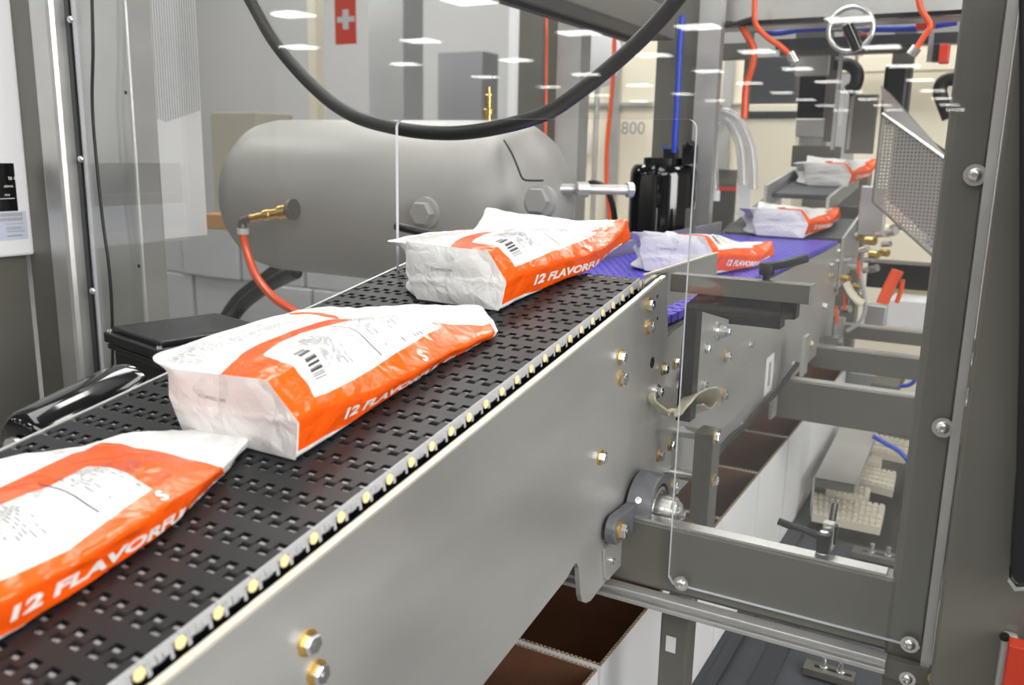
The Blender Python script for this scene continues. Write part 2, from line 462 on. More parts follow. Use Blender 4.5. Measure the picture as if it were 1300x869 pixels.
MB().lathe([(.026, 0), (.026, .004), (.023, .005), (.0225, .001)], (PX + .0255, cy, cz), (1, 0, 0), 32).build('seal', STEELL, brg, smooth=True)
MB().lathe([(.0180, 0), (.0180, .021), (.0170, .022)], (PX + .026, cy, cz), (1, 0, 0), 32).build('locking_collar', STEELL, brg, smooth=True)
MB().lathe([(.0135, 0), (.0135, .004), (.012, .0055)], (PX + .048, cy, cz), (1, 0, 0), 28).build('shaft', STEELL, brg, smooth=True)
bolt(brg, (PX + .0532, cy, cz), .9, 'zinc')
bolt(brg, (PX + .016, q.y, q.z), 1.25)
bolt(brg, (PX + .016, 2*cy - q.y, 2*cz - q.z), 1.25)
p = Vector((PX + .038, cy - .0152, cz + .0090)); MB().lathe([(.0032, 0), (.0032, .0025), (.0018, .0026), (.0018, .001)], p, Vector((0, -.8, .5)), 12).build('set_screw', STEELL, brg)
p = Vector((PX + .018, cy - .0345, cz + .0200)); MB().lathe([(.0038, 0), (.0038, .0025), (.002, .0026), (.0018, .001)], p, Vector((0, -.85, .5)), 12).build('grease_nipple', STEELL, brg)

# ================================================================== blue belt conveyor
X2 = -.345
bc = thing('blue_belt_conveyor', 'level conveyor with blue modular belt and bolted side plate behind the guard', 'conveyor', (-.48, 1.6, 0))
def P2(x, y, X=X2): p = at(x, y, X=X); return (p.y, p.z)
MB().prism([(.905, 1.150), P2(836, 452), P2(840, 440), P2(851, 424), P2(856, 420), (1.10, 1.392), (2.24, 1.398), (2.24, 1.16), (1.30, 1.158)], 'X', X2 - .005, X2).build('side_plate', STEEL, bc)
MB().box((-.642, .95, 1.20), (-.637, 2.24, 1.435)).build('far_side_plate', STEEL, bc)
MB().box((-.635, .96, 1.36), (-.35, 2.17, 1.392)).build('slider_bed', STEELD, bc)
y = .945
while y < 2.165:
    belt_row(bc, y, 1.41, 0, BLUEP, pins=False); y += PITCH
# mirror-bright guide rail beside the transfer
g0 = at(741, 348, X=-.338); 
MB().prism([(.905, 1.425), (.905, 1.4705), (1.18, 1.4705), (1.18, 1.425)], 'X', -.3405, -.3385).build('guide_plate', STEELL, bc, label='mirror polished guide plate')
MB().box((-.3410, .905, 1.4700), (-.3380, 1.18, 1.4718)).build('guide_edge', EDGE, bc, label='polished top edge with a painted pale reflection')  # bright strip added, reflected cream painted along the guide
MB().box((-.642, .93, 1.43), (-.6385, 1.30, 1.462)).build('guide_plate', STEELL, bc)
for px, py, s, wsh in ((874, 430, 1, 'gold'), (873, 456, 1, 'gold'), (896, 442, 1, 'zinc'), (921, 452, 1.15, 'gold'), (917, 500, 1.15, 'gold'), (892, 489, 1, 'zinc'),
                       (955.6, 399, .8, 'zinc'), (952.5, 438, .8, 'zinc'), (941, 540, .85, 'zinc'), (985.7, 494, .85, 'zinc'), (1007, 462, .8, 'zinc'), (1017, 461, .8, 'zinc'),
                       (1063, 320, 1.2, 'zinc'), (1062, 331, 1.2, 'zinc'), (1055, 336, 1.1, 'zinc'), (1054, 350, 1.3, 'gold'), (1071, 347, 1.2, 'zinc'), (1059, 364, 1.3, 'zinc'),
                       (1059, 371, 1.2, 'gold'), (1073, 382, 1.3, 'gold'), (1046, 388, 1.3, 'zinc'), (1060, 396, 1.3, 'gold'), (1066, 407, 1.3, 'zinc'), (1029, 436, 1.1, 'gold')):
    bolt(bc, at(px, py, X=X2), s, wsh)
p = at(911, 420, X=X2); MB().lathe([(.014, 0), (.014, .002), (.009, .004), (.009, .012)], p, (1, 0, 0), 28).build('large_washer', STEELL, bc); bolt(bc, p + Vector((.012, 0, 0)), 1, 'zinc')
# white strip label with slot
a = at(985, 446, X=X2 + .0006); b = at(968, 506, X=X2 + .0006)
s0 = MB(); ys = (a.y + b.y) / 2
s0.box((X2, ys - .028, b.z), (X2 + .0006, ys + .028, a.z)); s0.build('strip_label', WHITE, bc, label='white upright strip label')
MB().box((X2 + .0006, ys - .008, b.z + .015), (X2 + .0009, ys + .008, a.z - .012)).build('strip_slot', PRINTG, bc)
# cable along the lower edge
tag(MB().tube([at(905, 582, X=X2 + .012), at(928, 555, X=X2 + .012), at(945, 541, X=X2 + .012), at(965, 517, X=X2 + .012), at(984, 499, X=X2 + .014), at(1000, 478, X=X2 + .014), at(1012, 462, X=X2 + .014)], .005).build('black_cable', BLKR, smooth=True),
    'black cable clipped along the lower edge of the blue conveyor side plate', 'cable')

# ================================================================== braided earth strap
st = thing('braided_strap', 'tinned braided earthing strap bolted between the two side plates', 'strap', at(866, 520, X=PX + .02))
path = [at(828, 498, X=PX+.004), at(829, 508, X=PX+.006), at(838, 516, X=PX+.012), at(848, 523, X=PX+.02), at(858, 523, X=PX+.03), at(867, 514, X=PX+.035), at(876, 502, X=PX+.035), at(888, 496, X=PX+.028), at(898, 498, X=PX+.012), at(899, 512, X=PX+.002), at(889, 524, X=PX+.008), at(877, 518, X=PX+.018)]
rb = MB(); Q = []
for i in range(len(path) - 1):
    p0 = path[max(i-1,0)]; p1 = path[i]; p2 = path[i+1]; p3 = path[min(i+2, len(path)-1)]
    for k in range(6):
        f = k/6; Q.append(.5*((2*p1)+(p2-p0)*f+(2*p0-5*p1+4*p2-p3)*f*f+(3*p1-p0-3*p2+p3)*f**3))
Q.append(path[-1]); rows_ = []
for i, p in enumerate(Q):
    t = i / (len(Q) - 1); wd = .0070 + .0135 * min(1, max(0, (t - .35) * 3))
    t3 = (Q[min(i+1, len(Q)-1)] - Q[max(i-1, 0)]).normalized(); n3 = Vector((1, 0, .15)); n3 = (n3 - t3*n3.dot(t3)).normalized()
    side = Vector((.8, -.25, .45 if t > .4 else .2)); side = (side - t3 * side.dot(t3)).normalized()
    rows_.append([p + side * (wd * (j/6 - .5)*2) * .8 + t3.cross(side) * .0012 * math.cos((j/6-.5)*3) for j in range(7)])
rb.grid(rows_); o = rb.build('braid', BRAID, st, smooth=True); sm = o.modifiers.new('Solidify', 'SOLIDIFY'); sm.thickness = .0022
for px, py, X in ((832, 496, PX), (865, 478, X2 + .004)):
    p = at(px, py, X=X); MB().lathe([(.0085, 0), (.0085, .003)], p, (1, 0, 0), 20).build('lug', STEELL, st); bolt(st, p + Vector((.003, 0, 0)), .9, 'zinc')
MB().tube([at(862, 484, X=X2+.006), at(861, 493, X=X2+.008), at(864, 503, X=X2+.01), at(866, 512, X=X2+.012)], .0035, flat=.5).build('lug_tail', STEELL, st, smooth=True)

# ================================================================== square block on stand-offs
bk = thing('mounting_block', 'square stainless bar stood off the side plate on two spacers', 'bracket', (-.30, 1.06, 1.11))
MB().box((-.3135, 1.045, 1.09), (-.289, 1.080, 1.258)).build('bar', STEELD, bk, bevel=.0012)
for px, py in ((866, 548), (866, 602)):
    z = at(px, py, Y=1.06).z; MB().cyl((-.345, 1.062, z), (-.3135, 1.062, z), .0075).build('spacer', STEELL, bk, smooth=True)
for px, py in ((907, 555), (905, 609)):
    bolt(bk, at(px, py, X=-.289), 1.0)

# ================================================================== clamp bar over the blue belt
cl = thing('clamp_bar', 'square stainless bar with black bracket and lever across the blue belt', 'bracket', (-.25, 1.0, 1.3))
MB().box((-.333, .975, 1.4445), (-.176, .995, 1.4655)).build('bar', STEELD, cl, bevel=.0008)
MB().box((-.1765, .974, 1.4440), (-.1745, .996, 1.4660)).build('end_cap', STEELL, cl)
MB().prism([(-.315, 1.43), (-.315, 1.3), (-.297, 1.3), (-.297, 1.415), (-.262, 1.415), (-.245, 1.40), (-.188, 1.425), (-.188, 1.4445), (-.300, 1.4445)][0:1] + [(-.318, 1.29), (-.300, 1.29), (-.300, 1.425), (-.262, 1.418), (-.212, 1.424), (-.19, 1.426), (-.19, 1.4445), (-.30, 1.4445)], 'Y', .978, 1.0).build('bracket', BLACK, cl, bevel=.001)
MB().box((-.262, .976, 1.414), (-.205, 1.0, 1.4445)).build('bracket_foot', BLACK, cl)
p = at(972, 362, Y=.99)
MB().lathe([(.009, 0), (.009, .003), (.006, .0035)], p, (0, 0, 1), 20).build('washer', RED, cl, smooth=True, label='red washer under the lever')
MB().lathe([(.004, .003), (.004, .012), (.0085, .012), (.009, .022), (.007, .025)], p, (0, 0, 1), 20).build('knob', BLACK, cl, smooth=True)
MB().tube([p + Vector((0, 0, .021)), p + Vector((.02, .0, .026)), at(1025, 327, Y=1.0)], .0045, flat=1.3).build('lever', DKGREY, cl, smooth=True)

# ================================================================== printed foil pouches
def pouch_mat():
    m = bpy.data.materials.new('printed_foil_pouch'); m.use_nodes = True; nt = m.node_tree; N = nt.nodes; L = nt.links
    b = N['Principled BSDF']
    at_ = N.new('ShaderNodeAttribute'); at_.attribute_name = 'ink'
    r = N.new('ShaderNodeMapRange'); r.inputs[1].default_value = -.0003; r.inputs[2].default_value = .0003
    L.new(at_.outputs['Fac'], r.inputs[0])
    mx = N.new('ShaderNodeMix'); mx.data_type = 'RGBA'
    mx.inputs[6].default_value = (.78, .78, .775, 1); mx.inputs[7].default_value = (.93, .105, .004, 1)
    L.new(r.outputs[0], mx.inputs[0]); L.new(mx.outputs[2], b.inputs['Base Color'])
    rr = N.new('ShaderNodeMapRange'); rr.inputs[3].default_value = .42; rr.inputs[4].default_value = .17
    L.new(r.outputs[0], rr.inputs[0]); L.new(rr.outputs[0], b.inputs['Roughness'])
    tc = N.new('ShaderNodeTexCoord')
    n1 = N.new('ShaderNodeTexNoise'); n1.inputs['Scale'].default_value = 30; n1.inputs['Detail'].default_value = 6; n1.inputs['Distortion'].default_value = 1.2
    v = N.new('ShaderNodeTexVoronoi'); v.feature = 'DISTANCE_TO_EDGE'; v.inputs['Scale'].default_value = 22
    nd = N.new('ShaderNodeVectorMath'); nd.operation = 'ADD'
    sc = N.new('ShaderNodeVectorMath'); sc.operation = 'SCALE'; sc.inputs['Scale'].default_value = .03
    L.new(tc.outputs['Object'], n1.inputs['Vector']); L.new(n1.outputs['Color'], sc.inputs[0])
    L.new(tc.outputs['Object'], nd.inputs[0]); L.new(sc.outputs[0], nd.inputs[1]); L.new(nd.outputs[0], v.inputs['Vector'])
    vr = N.new('ShaderNodeMapRange'); vr.inputs[2].default_value = .25; L.new(v.outputs['Distance'], vr.inputs[0])
    ad = N.new('ShaderNodeMath'); ad.operation = 'ADD'; L.new(n1.outputs['Fac'], ad.inputs[0]); L.new(vr.outputs[0], ad.inputs[1])
    bp = N.new('ShaderNodeBump'); bp.inputs['Strength'].default_value = .38; bp.inputs['Distance'].default_value = .004
    L.new(ad.outputs[0], bp.inputs['Height']); L.new(bp.outputs[0], b.inputs['Normal'])
    return m
POUCH = pouch_mat()
from mathutils import noise as NZ

BAGS = {
 'mid': [
  [(-.055,0,0),(-.062,0,.028),(-.056,0,.052),(.043,0,.058),(.066,0,.031),(.060,-.002,0)],
  [(-.090,.030,.002),(-.060,.066,.026),(-.100,.020,.050),(.040,.04,.060),(.067,.03,.029),(.062,.03,0)],
  [(-.085,.09,0),(-.100,.09,.022),(-.085,.09,.048),(.030,.085,.056),(.068,.085,.020),(.060,.085,0)],
  [(-.085,.15,0),(-.100,.15,.018),(-.082,.15,.042),(.025,.15,.047),(.068,.15,.014),(.059,.15,0)],
  [(-.09,.20,0),(-.100,.20,.012),(-.085,.20,.032),(.020,.215,.031),(.068,.205,.010),(.060,.205,0)],
  [(-.09,.225,.006),(-.095,.225,.012),(-.08,.24,.020),(.03,.30,.012),(.073,.258,.006),(.071,.256,.001)]],
 'far': [
  [(-.047,0,0),(-.058,0,.03),(-.053,0,.063),(.046,0,.060),(.064,0,.031),(.056,-.005,0)],
  [(-.088,.032,.002),(-.062,.066,.030),(-.100,.022,.056),(.045,.03,.061),(.069,.03,.032),(.062,.03,0)],
  [(-.085,.09,0),(-.105,.09,.024),(-.09,.09,.048),(.040,.09,.057),(.078,.09,.027),(.072,.09,0)],
  [(-.09,.15,0),(-.105,.15,.018),(-.09,.15,.036),(.045,.15,.045),(.090,.15,.022),(.088,.145,.001)],
  [(-.09,.20,.004),(-.1,.20,.014),(-.095,.20,.025),(.05,.21,.033),(.092,.205,.022),(.090,.19,.006)],
  [(-.10,.235,.028),(-.10,.24,.036),(-.10,.243,.042),(.03,.25,.030),(.092,.25,.038),(.096,.245,.012)]],
 'near': [
  [(-.055,0,0),(-.062,0,.024),(-.056,0,.044),(.043,0,.050),(.070,0,.028),(.062,-.002,0)],
  [(-.088,.032,.002),(-.064,.060,.022),(-.098,.022,.044),(.038,.04,.050),(.072,.03,.026),(.064,.03,0)],
  [(-.08,.09,0),(-.095,.09,.020),(-.085,.09,.035),(.030,.09,.042),(.073,.09,.022),(.066,.09,0)],
  [(-.085,.15,0),(-.095,.15,.012),(-.085,.15,.023),(.022,.15,.032),(.070,.15,.022),(.062,.15,0)],
  [(-.085,.19,0),(-.09,.19,.005),(-.08,.19,.010),(.005,.205,.014),(.056,.20,.014),(.050,.19,0)],
  [(-.085,.215,0),(-.086,.216,.002),(-.075,.230,.003),(-.03,.25,.004),(.020,.272,.006),(.024,.262,.002)]]}

ORANGE_NEAR = [(2.55,-.1),(2.6,1),(2.60,2.18),(2.48,2.88),(2.3,3.6),(2.14,4.3),(2.46,4.24),(3.02,4.03),(3.94,4.1),(5.05,4.45),(5.05,2.3),(4.95,1.7),(4.80,1.1),(4.80,.1),(4.06,.1),(4.0,0),(4.0,-.1)]
LABEL_NEAR = [(2.80,.9),(2.82,1.9),(2.84,2.48),(2.72,3.12),(2.86,3.2),(3.64,3.1),(3.72,2.5),(3.8,2.0),(3.74,1.4),(3.76,.82),(3.24,.74),(2.94,.72)]
ORANGE = [(2.55,0),(2.6,.45),(2.63,.8),(2.58,1.5),(2.56,2.1),(2.56,2.7),(2.58,2.94),(2.76,2.94),(2.74,2.68),(2.70,2.3),(2.67,2.06),(2.70,1.58),(2.76,.98),
          (2.94,.72),(3.24,.74),(3.48,.82),(3.76,.82),(3.78,1.1),(3.75,1.6),(3.66,2.36),(3.54,3.34),(3.48,3.80),(3.44,4.06),(3.36,4.02),(3.22,3.95),(3.45,4.4),(3.7,4.68),(3.75,5.2),
          (5.05,5.2),(5.05,2.3),(4.95,1.7),(4.80,1.1),(4.80,.6),(4.80,.10),(4.06,.10),(4.0,0),(4.0,-.1),(2.55,-.1)]
THIN = [(2.02,3.02),(2.18,3.25),(2.50,3.12),(2.62,2.96),(2.52,2.93),(2.40,2.98),(2.2,3.08),(2.08,2.9)]
NU, NS = 20, 25
def crv(P, t):
    n = len(P); i = int(min(max(math.floor(t), 0), n-2)); f = t - i
    p0 = P[max(i-1, 0)]; p1 = P[i]; p2 = P[i+1]; p3 = P[min(i+2, n-1)]
    return .5*((2*p1)+(-p0+p2)*f+(2*p0-5*p1+4*p2-p3)*f*f+(-p0+3*p1-3*p2+p3)*f**3)
UM = np.array([-.06, -.03, 0, .105, .145, .175, .30]); VM = np.array([0, .03, .09, .15, .205, .25])
def toU(u): return np.interp(u, [0, 1, 2, 3, 4, 5, 6], UM)
def fromU(x): return np.interp(x, UM, [0, 1, 2, 3, 4, 5, 6])
def toV(s): return np.interp(s, [-1, 0, 1, 2, 3, 4, 5, 6], [-.03, *VM, .30])
def fromV(x): return np.interp(x, [-.03, *VM, .30], [-1, 0, 1, 2, 3, 4, 5, 6])
def sdf(pts, poly):
    pts = np.array(pts); poly = np.array(poly); d = np.full(len(pts), 1e9); ins = np.zeros(len(pts), bool)
    for i in range(len(poly)):
        a = poly[i]; b = poly[(i+1) % len(poly)]; e = b - a
        t = np.clip(((pts - a) @ e) / (e @ e), 0, 1); d = np.minimum(d, np.linalg.norm(pts - a - t[:, None]*e, axis=1))
        c = ((a[1] > pts[:, 1]) != (b[1] > pts[:, 1])) & (pts[:, 0] < (b[0]-a[0])*(pts[:, 1]-a[1])/(b[1]-a[1]+1e-12)+a[0])
        ins ^= c
    return np.where(ins, d, -d)

def make_pouch(key, seed):
    st = np.array(BAGS[key], float); nu = 6*NU; ns = 5*NS + 1
    G = np.zeros((ns, nu, 3))
    for j in range(ns):
        s = j / NS; C = [crv(st[:, i], s) for i in range(6)]
        for i in range(nu):
            u = i / NU; a = int(u); f = u - a
            G[j, i] = C[a]*(1-f) + C[(a+1) % 6]*f
    for it in range(4):                                        # soften the long folds
        G[1:] = .25*np.roll(G[1:], 1, 1) + .5*G[1:] + .25*np.roll(G[1:], -1, 1)
    # wrinkles
    du = np.roll(G, -1, 1) - np.roll(G, 1, 1); ds = np.gradient(G, axis=0)
    Nn = np.cross(du, ds); Nn /= np.linalg.norm(Nn, axis=2, keepdims=True) + 1e-9
    for j in range(ns):
        s = j/NS; fade = min(1, j/6)
        for i in range(nu):
            u = i/NU
            if u > 5.05 or u < .1: continue
            p = Vector(G[j, i].tolist())
            a = 1 - abs(NZ.noise(Vector((p.x*22+seed, p.y*13, p.z*22))))*2
            b2 = 1 - abs(NZ.noise(Vector((p.x*45+p.y*20, p.y*30+seed, p.z*50))))*2
            end = max(0, s-3.2)/1.8
            edge = math.exp(-((u-4)/.35)**2) + .7*math.exp(-((u-2)/.3)**2)
            amp = .0009 + .0016*end + .0010*edge
            dd = amp*(a*1.0 + .5*b2 - .6)*fade
            G[j, i] += Nn[j, i]*dd*(1 if u < 5 else .3)
    G[:, :, 2] = np.maximum(G[:, :, 2], .0006)
    V = G.reshape(-1, 3).tolist(); F = []
    for j in range(ns-1):
        for i in range(nu):
            i2 = (i+1) % nu; F.append((j*nu+i, j*nu+i2, (j+1)*nu+i2, (j+1)*nu+i))
    uu = np.tile(np.arange(nu)/NU, ns); ss = np.repeat(np.arange(ns)/NS, nu)
    pts = np.stack([toU(uu), toV(ss)], 1)
    P1 = [(float(toU(a)), float(toV(b))) for a, b in ORANGE]; P2_ = [(float(toU(a)), float(toV(b))) for a, b in THIN]
    ink = np.maximum(sdf(pts, P1), sdf(pts, P2_))
    if key == 'mid': ink = np.minimum(ink, float(toV(4.86)) - pts[:, 1])
    if key == 'near':
        m_ = lambda Q: [(float(toU(a)), float(toV(b))) for a, b in Q]
        ink = np.minimum(sdf(pts, m_(ORANGE_NEAR)), -sdf(pts, m_(LABEL_NEAR)))
    ink = ink.tolist()
    # far end closed flat
    F.append(tuple((ns-1)*nu + i for i in range(nu)))
    # block bottom facing the camera: rings shrinking to the middle, with pressed folds
    ring = G[0]; cen = ring.mean(0); base = len(V); R = 9
    for k in range(R):
        f = 1 - k/R
        for i in range(nu):
            q = cen + (ring[i]-cen)*f
            h = (q[2]-.0)/.06
            dish = .0020*math.sin(math.pi*(1-f)) + .0010*math.exp(-((h-.42-q[0]*1.5)/.06)**2)*(1 if f < .95 else 0) + .0012*NZ.noise(Vector((q[0]*22+seed, q[2]*26, 1)))*(1 if 0 < k else 0)
            V.append([q[0], q[1] - dish*(0 if k == 0 else 1), q[2]]); ink.append(-.01)
    V.append([cen[0], cen[1]-.002, cen[2]]); ink.append(-.01)
    for k in range(R-1):
        for i in range(nu):
            i2 = (i+1) % nu; a = base+k*nu; F.append((a+i, a+nu+i, a+nu+i2, a+i2))
    for i in range(nu): F.append((base+(R-1)*nu+i, len(V)-1, base+(R-1)*nu+(i+1) % nu))
    me = bpy.data.meshes.new('pouch'); me.from_pydata(V, [], F); me.materials.append(POUCH)
    me.attributes.new('ink', 'FLOAT', 'POINT').data.foreach_set('value', ink)
    import bmesh
    bm = bmesh.new(); bm.from_mesh(me); bmesh.ops.recalc_face_normals(bm, faces=bm.faces); bm.to_mesh(me); bm.free()
    me.polygons.foreach_set('use_smooth', [True]*len(me.polygons)); me.set_sharp_from_angle(angle=math.radians(55)); me.update()
    # surface lookup for the print
    du = np.roll(G, -1, 1) - np.roll(G, 1, 1); ds = np.gradient(G, axis=0)
    Nn = np.cross(du, ds); Nn /= np.linalg.norm(Nn, axis=2, keepdims=True) + 1e-9
    if Nn[ns//2, int(2.5*NU), 2] < 0: Nn = -Nn
    def surf(U, Vv, off=.0005):
        u = float(fromU(U))*NU; s = float(fromV(Vv))*NS
        i = int(u); j = min(max(int(s), 0), ns-2); f = u-i; g = min(max(s-j, 0), 1); i %= nu; i2 = (i+1) % nu
        p = (G[j, i]*(1-f)+G[j, i2]*f)*(1-g) + (G[j+1, i]*(1-f)+G[j+1, i2]*f)*g
        n = Nn[j, i]
        return tuple((p + n*off).tolist())
    def strip(mb, U0, V0, U1, V1, wd, n=6):
        d = np.array([U1-U0, V1-V0]); ln = np.linalg.norm(d); d /= ln; q = np.array([-d[1], d[0]])*wd/2
        r1 = []; r2 = []
        for k in range(n+1):
            c = np.array([U0, V0]) + d*ln*k/n
            r1.append(surf(*(c+q))); r2.append(surf(*(c-q)))
        mb.grid([r1, r2])
    pr = []
    # side lettering
    vs, fs = text_mesh('12 FLAVORFUL CUPS', .0138, .0006, .22)
    b0 = float(toU(4.58)); v0 = float(toV(1.30))
    mb = MB(); mb.add([surf(b0 + .016*(x*1.4/.18)**1.3*(x > 0) - y if x > 0 else b0 - y, v0 + x*1.4, .0006) for x, y, _ in vs], fs); pr.append(('lettering', mb, WPRINT, 'white capital lettering along the orange side'))
    vs, fs = text_mesh('S', .012, .0004, .2)
    mb = MB(); mb.add([surf(float(toU(3.95)) - y, float(toV(3.0)) + x, .0006) for x, y, _ in vs], fs); pr.append(('emblem', mb, WPRINT, 'small white emblem near the seal'))
    # black rule, barcode, small type
    mb = MB(); s = float(toV(2.48)); strip(mb, toU(2.74), s, toU(3.56), s, .0011, 14); pr.append(('rule', mb, PRINT, 'black rule across the label'))
    mb = MB(); rnd = random.Random(3); U = float(toU(2.95)); Ue = float(toU(3.52))
    while U < Ue:
        wd = rnd.choice([.0006, .0006, .0012, .0019]); strip(mb, U, float(toV(1.0)), U, float(toV(1.0))+.0195, wd, 3); U += wd + rnd.choice([.0009, .0015])
    pr.append(('barcode', mb, PRINT, 'black barcode on the white label'))
    mb = MB()
    def para(u0, u1, s0, s1, step, wd, fill=.75):
        s = float(toV(s0)); e = float(toV(s1))
        while s < e:
            U = float(toU(u0)); E_ = float(toU(u1)) - rnd.random()*.012
            while U < E_:
                ln = rnd.uniform(.002, .0075)
                if rnd.random() < fill: strip(mb, U, s, min(U+ln, E_+.001), s, wd, 2)
                U += ln + .0012
            s += step
    para(2.80, 3.50, 1.50, 2.05, .0028, .0010)
    strip(mb, toU(2.84), float(toV(2.2)), toU(3.52), float(toV(2.2)), .0004, 10)
    para(2.84, 3.4, 2.25, 2.42, .0026, .0006)
    para(2.76, 3.2, 2.6, 3.6, .0030, .0009, .6)
    para(3.40, 3.50, 2.7, 3.9, .0042, .0014, .9)
    para(2.14, 2.46, .5, 2.6, .0032, .0006, .8)
    para(2.10, 2.36, 3.3, 3.7, .0034, .0009, .6)
    pr.append(('small_type', mb, mat('dark_grey_print', (.12, .12, .13), .5), 'rows of small grey type'))
    mb = MB(); vs, fs = text_mesh('K124M0022 HM', .0040, .0)
    mb.add([(-.022 + x, -.0052, .0365 + y - .0008*0) for x, y, _ in vs], fs)
    pr.append(('date_code', mb, mat('mid_print', (.10, .10, .11), .5), 'small printed date code on the end'))
    parts = [('pouch', me, None)]
    for nm, mb, m, lb in pr:
        o = mb.build(nm, m, local=True); parts.append((nm, o.data, lb)); bpy.data.objects.remove(o)
    return parts
PARTS = {k: make_pouch(k, i*3.7) for i, k in enumerate(('mid', 'far', 'near'))}
def place_pouch(key, label, loc, tilt, yaw=0, sc=1.0):
    t = thing('foil_pouch', label, 'bag', loc, 'printed pouches riding the conveyor')
    t.rotation_euler = (tilt, 0, yaw); t.scale = (sc, sc, sc)
    for nm, me, lb in PARTS[key]:
        o = bpy.data.objects.new(nm, me); COL.objects.link(o); o.parent = t
        if lb: o['label'] = lb
        if nm == 'small_type': o['kind'] = 'stuff'
    return t
LIFT = .0005
place_pouch('near', 'orange and white foil pouch cut off by the left edge, nearest of the six', (-.485, .185, bz(.185)+LIFT), ang)
place_pouch('mid', 'orange and white foil pouch second nearest, lying flat beside the black junction box', (-.47, .435, bz(.435)+LIFT), ang)
place_pouch('far', 'orange and white foil pouch at the top of the black belt, its seal curled up', (-.49, .757, bz(.757)+LIFT), ang)
place_pouch('far', 'orange and white foil pouch on the blue belt in front of the black motor', (-.462, 1.365, 1.412), 0, 0, 1.04)
place_pouch('far', 'orange and white foil pouch at the far end of the blue belt', (-.475, 2.15, 1.414), math.radians(5), math.radians(1), 1.06)
place_pouch('far', 'smallest, farthest orange and white foil pouch on the dark upper conveyor', (-.458, 2.62, at(1050, 236, Y=2.62).z), math.radians(9), 0, 1.03)

# ================================================================== guard: machine frame and clear panels (plane Y = 0.84)
GY = .84
fr = thing('machine_frame', 'shade-toned stainless guard frame of two uprights and a lower beam', 'frame', (-.6, .9, 0))
# right upright with inner lip
MB().box((-.0545, GY+.006, .9), (-.0135, GY+.03, 2.25)).build('upright', STEELD, fr, bevel=.007)
MB().box((-.0215, GY-.002, .9), (-.0135, GY+.006, 2.25)).build('edge_strip', STEEL, fr, label='lighter vertical edge strip')
MB().box((-.36, GY+.006, 1.138), (-.05, GY+.03, 1.214)).build('lower_beam', STEELD, fr, bevel=.004)
MB().box((-.36, GY+.006, 1.2138), (-.06, GY+.022, 1.2165)).build('beam_edge', STEELL, fr)
a = at(764, 735, Y=GY-.006); b = at(1125, 845, Y=GY-.006)
r_ = MB()
r_.box((-.42, GY-.012, 1.1345), (-.050, GY+.004, 1.1385)); r_.box((-.42, GY-.012, 1.1235), (-.050, GY+.004, 1.1285)); r_.box((-.42, GY-.005, 1.12), (-.050, GY+.004, 1.136))
r_.build('slotted_rail', STEEL, fr, bevel=.0008)
MB().box((-.05, GY-.006, 1.118), (-.012, GY+.004, 1.1375)).build('corner_plate', STEELD, fr)
# left upright of several bent strips
MB().box((-1.325, GY-.01, .6), (-1.262, GY+.02, 2.4)).build('cabinet_corner', STEELD, fr)
MB().box((-1.262, GY-.02, .6), (-1.212, GY+.02, 2.4)).build('upright', STEEL, fr, bevel=.008)
MB().box((-1.212, GY+.004, .6), (-1.203, GY+.02, 2.4)).build('gap_strip', DKGREY, fr)
MB().box((-1.203, GY+.006, .6), (-1.085, GY+.05, 2.4)).build('panel_flange', STEEL, fr, bevel=.004)
for px, py in ((155, 117), (172, 338)):
    p = at(px, py, Y=GY-.0005); MB().lathe([(.0028, 0), (.0028, .0005)], Vector((p.x, GY+.0055, p.z)), (0, -1, 0), 16).build('rivet_hole', BLACK, fr)
gp = thing('guard_panel', 'clear acrylic guard panel with a tall cut-out around the conveyor', 'guard', (-.6, GY, 1.15))
def arc(cx, cz, r, a0, a1, n=6):
    return [(cx + r*math.cos(math.radians(a0+(a1-a0)*k/n)), cz + r*math.sin(math.radians(a0+(a1-a0)*k/n))) for k in range(n+1)]
xl, xr, zt = -.6255, -.2705, 1.6335
poly = [(-1.188, 1.05), (-1.188, 2.4), (-.0235, 2.4), (-.0235, 1.1525), (-.2655, 1.1525)] + [(xr, 1.160)] + arc(xr-.010, zt-.010, .010, 0, 90) + arc(xl+.010, zt-.010, .010, 90, 180) + [(xl, 1.05)]
o = MB().prism(poly, 'Y', GY, GY+.005).build('sheet', ACRYL, gp); o.data.materials.append(ACEDGE)
for f in o.data.polygons:
    if abs(f.normal.y) < .5: f.material_index = 1
for px, py in ((865, 740), (1155, 817), (1197, 542), (1238, 222)):
    p = at(px, py, Y=GY); button_screw(gp, (p.x, GY-.0005, p.z), 1.0 if py < 700 else .9)
for px, py in ((91, 25), (104, 202), (119, 369)):
    p = at(px, py, Y=GY); button_screw(gp, (p.x, GY-.0005, p.z), .9, False)
p = at(1186, 861, Y=GY-.006); bolt(fr, p, .7, 'gold', axis='Y')
p = at(1152, 861, Y=GY-.006); button_screw(fr, p, .8)

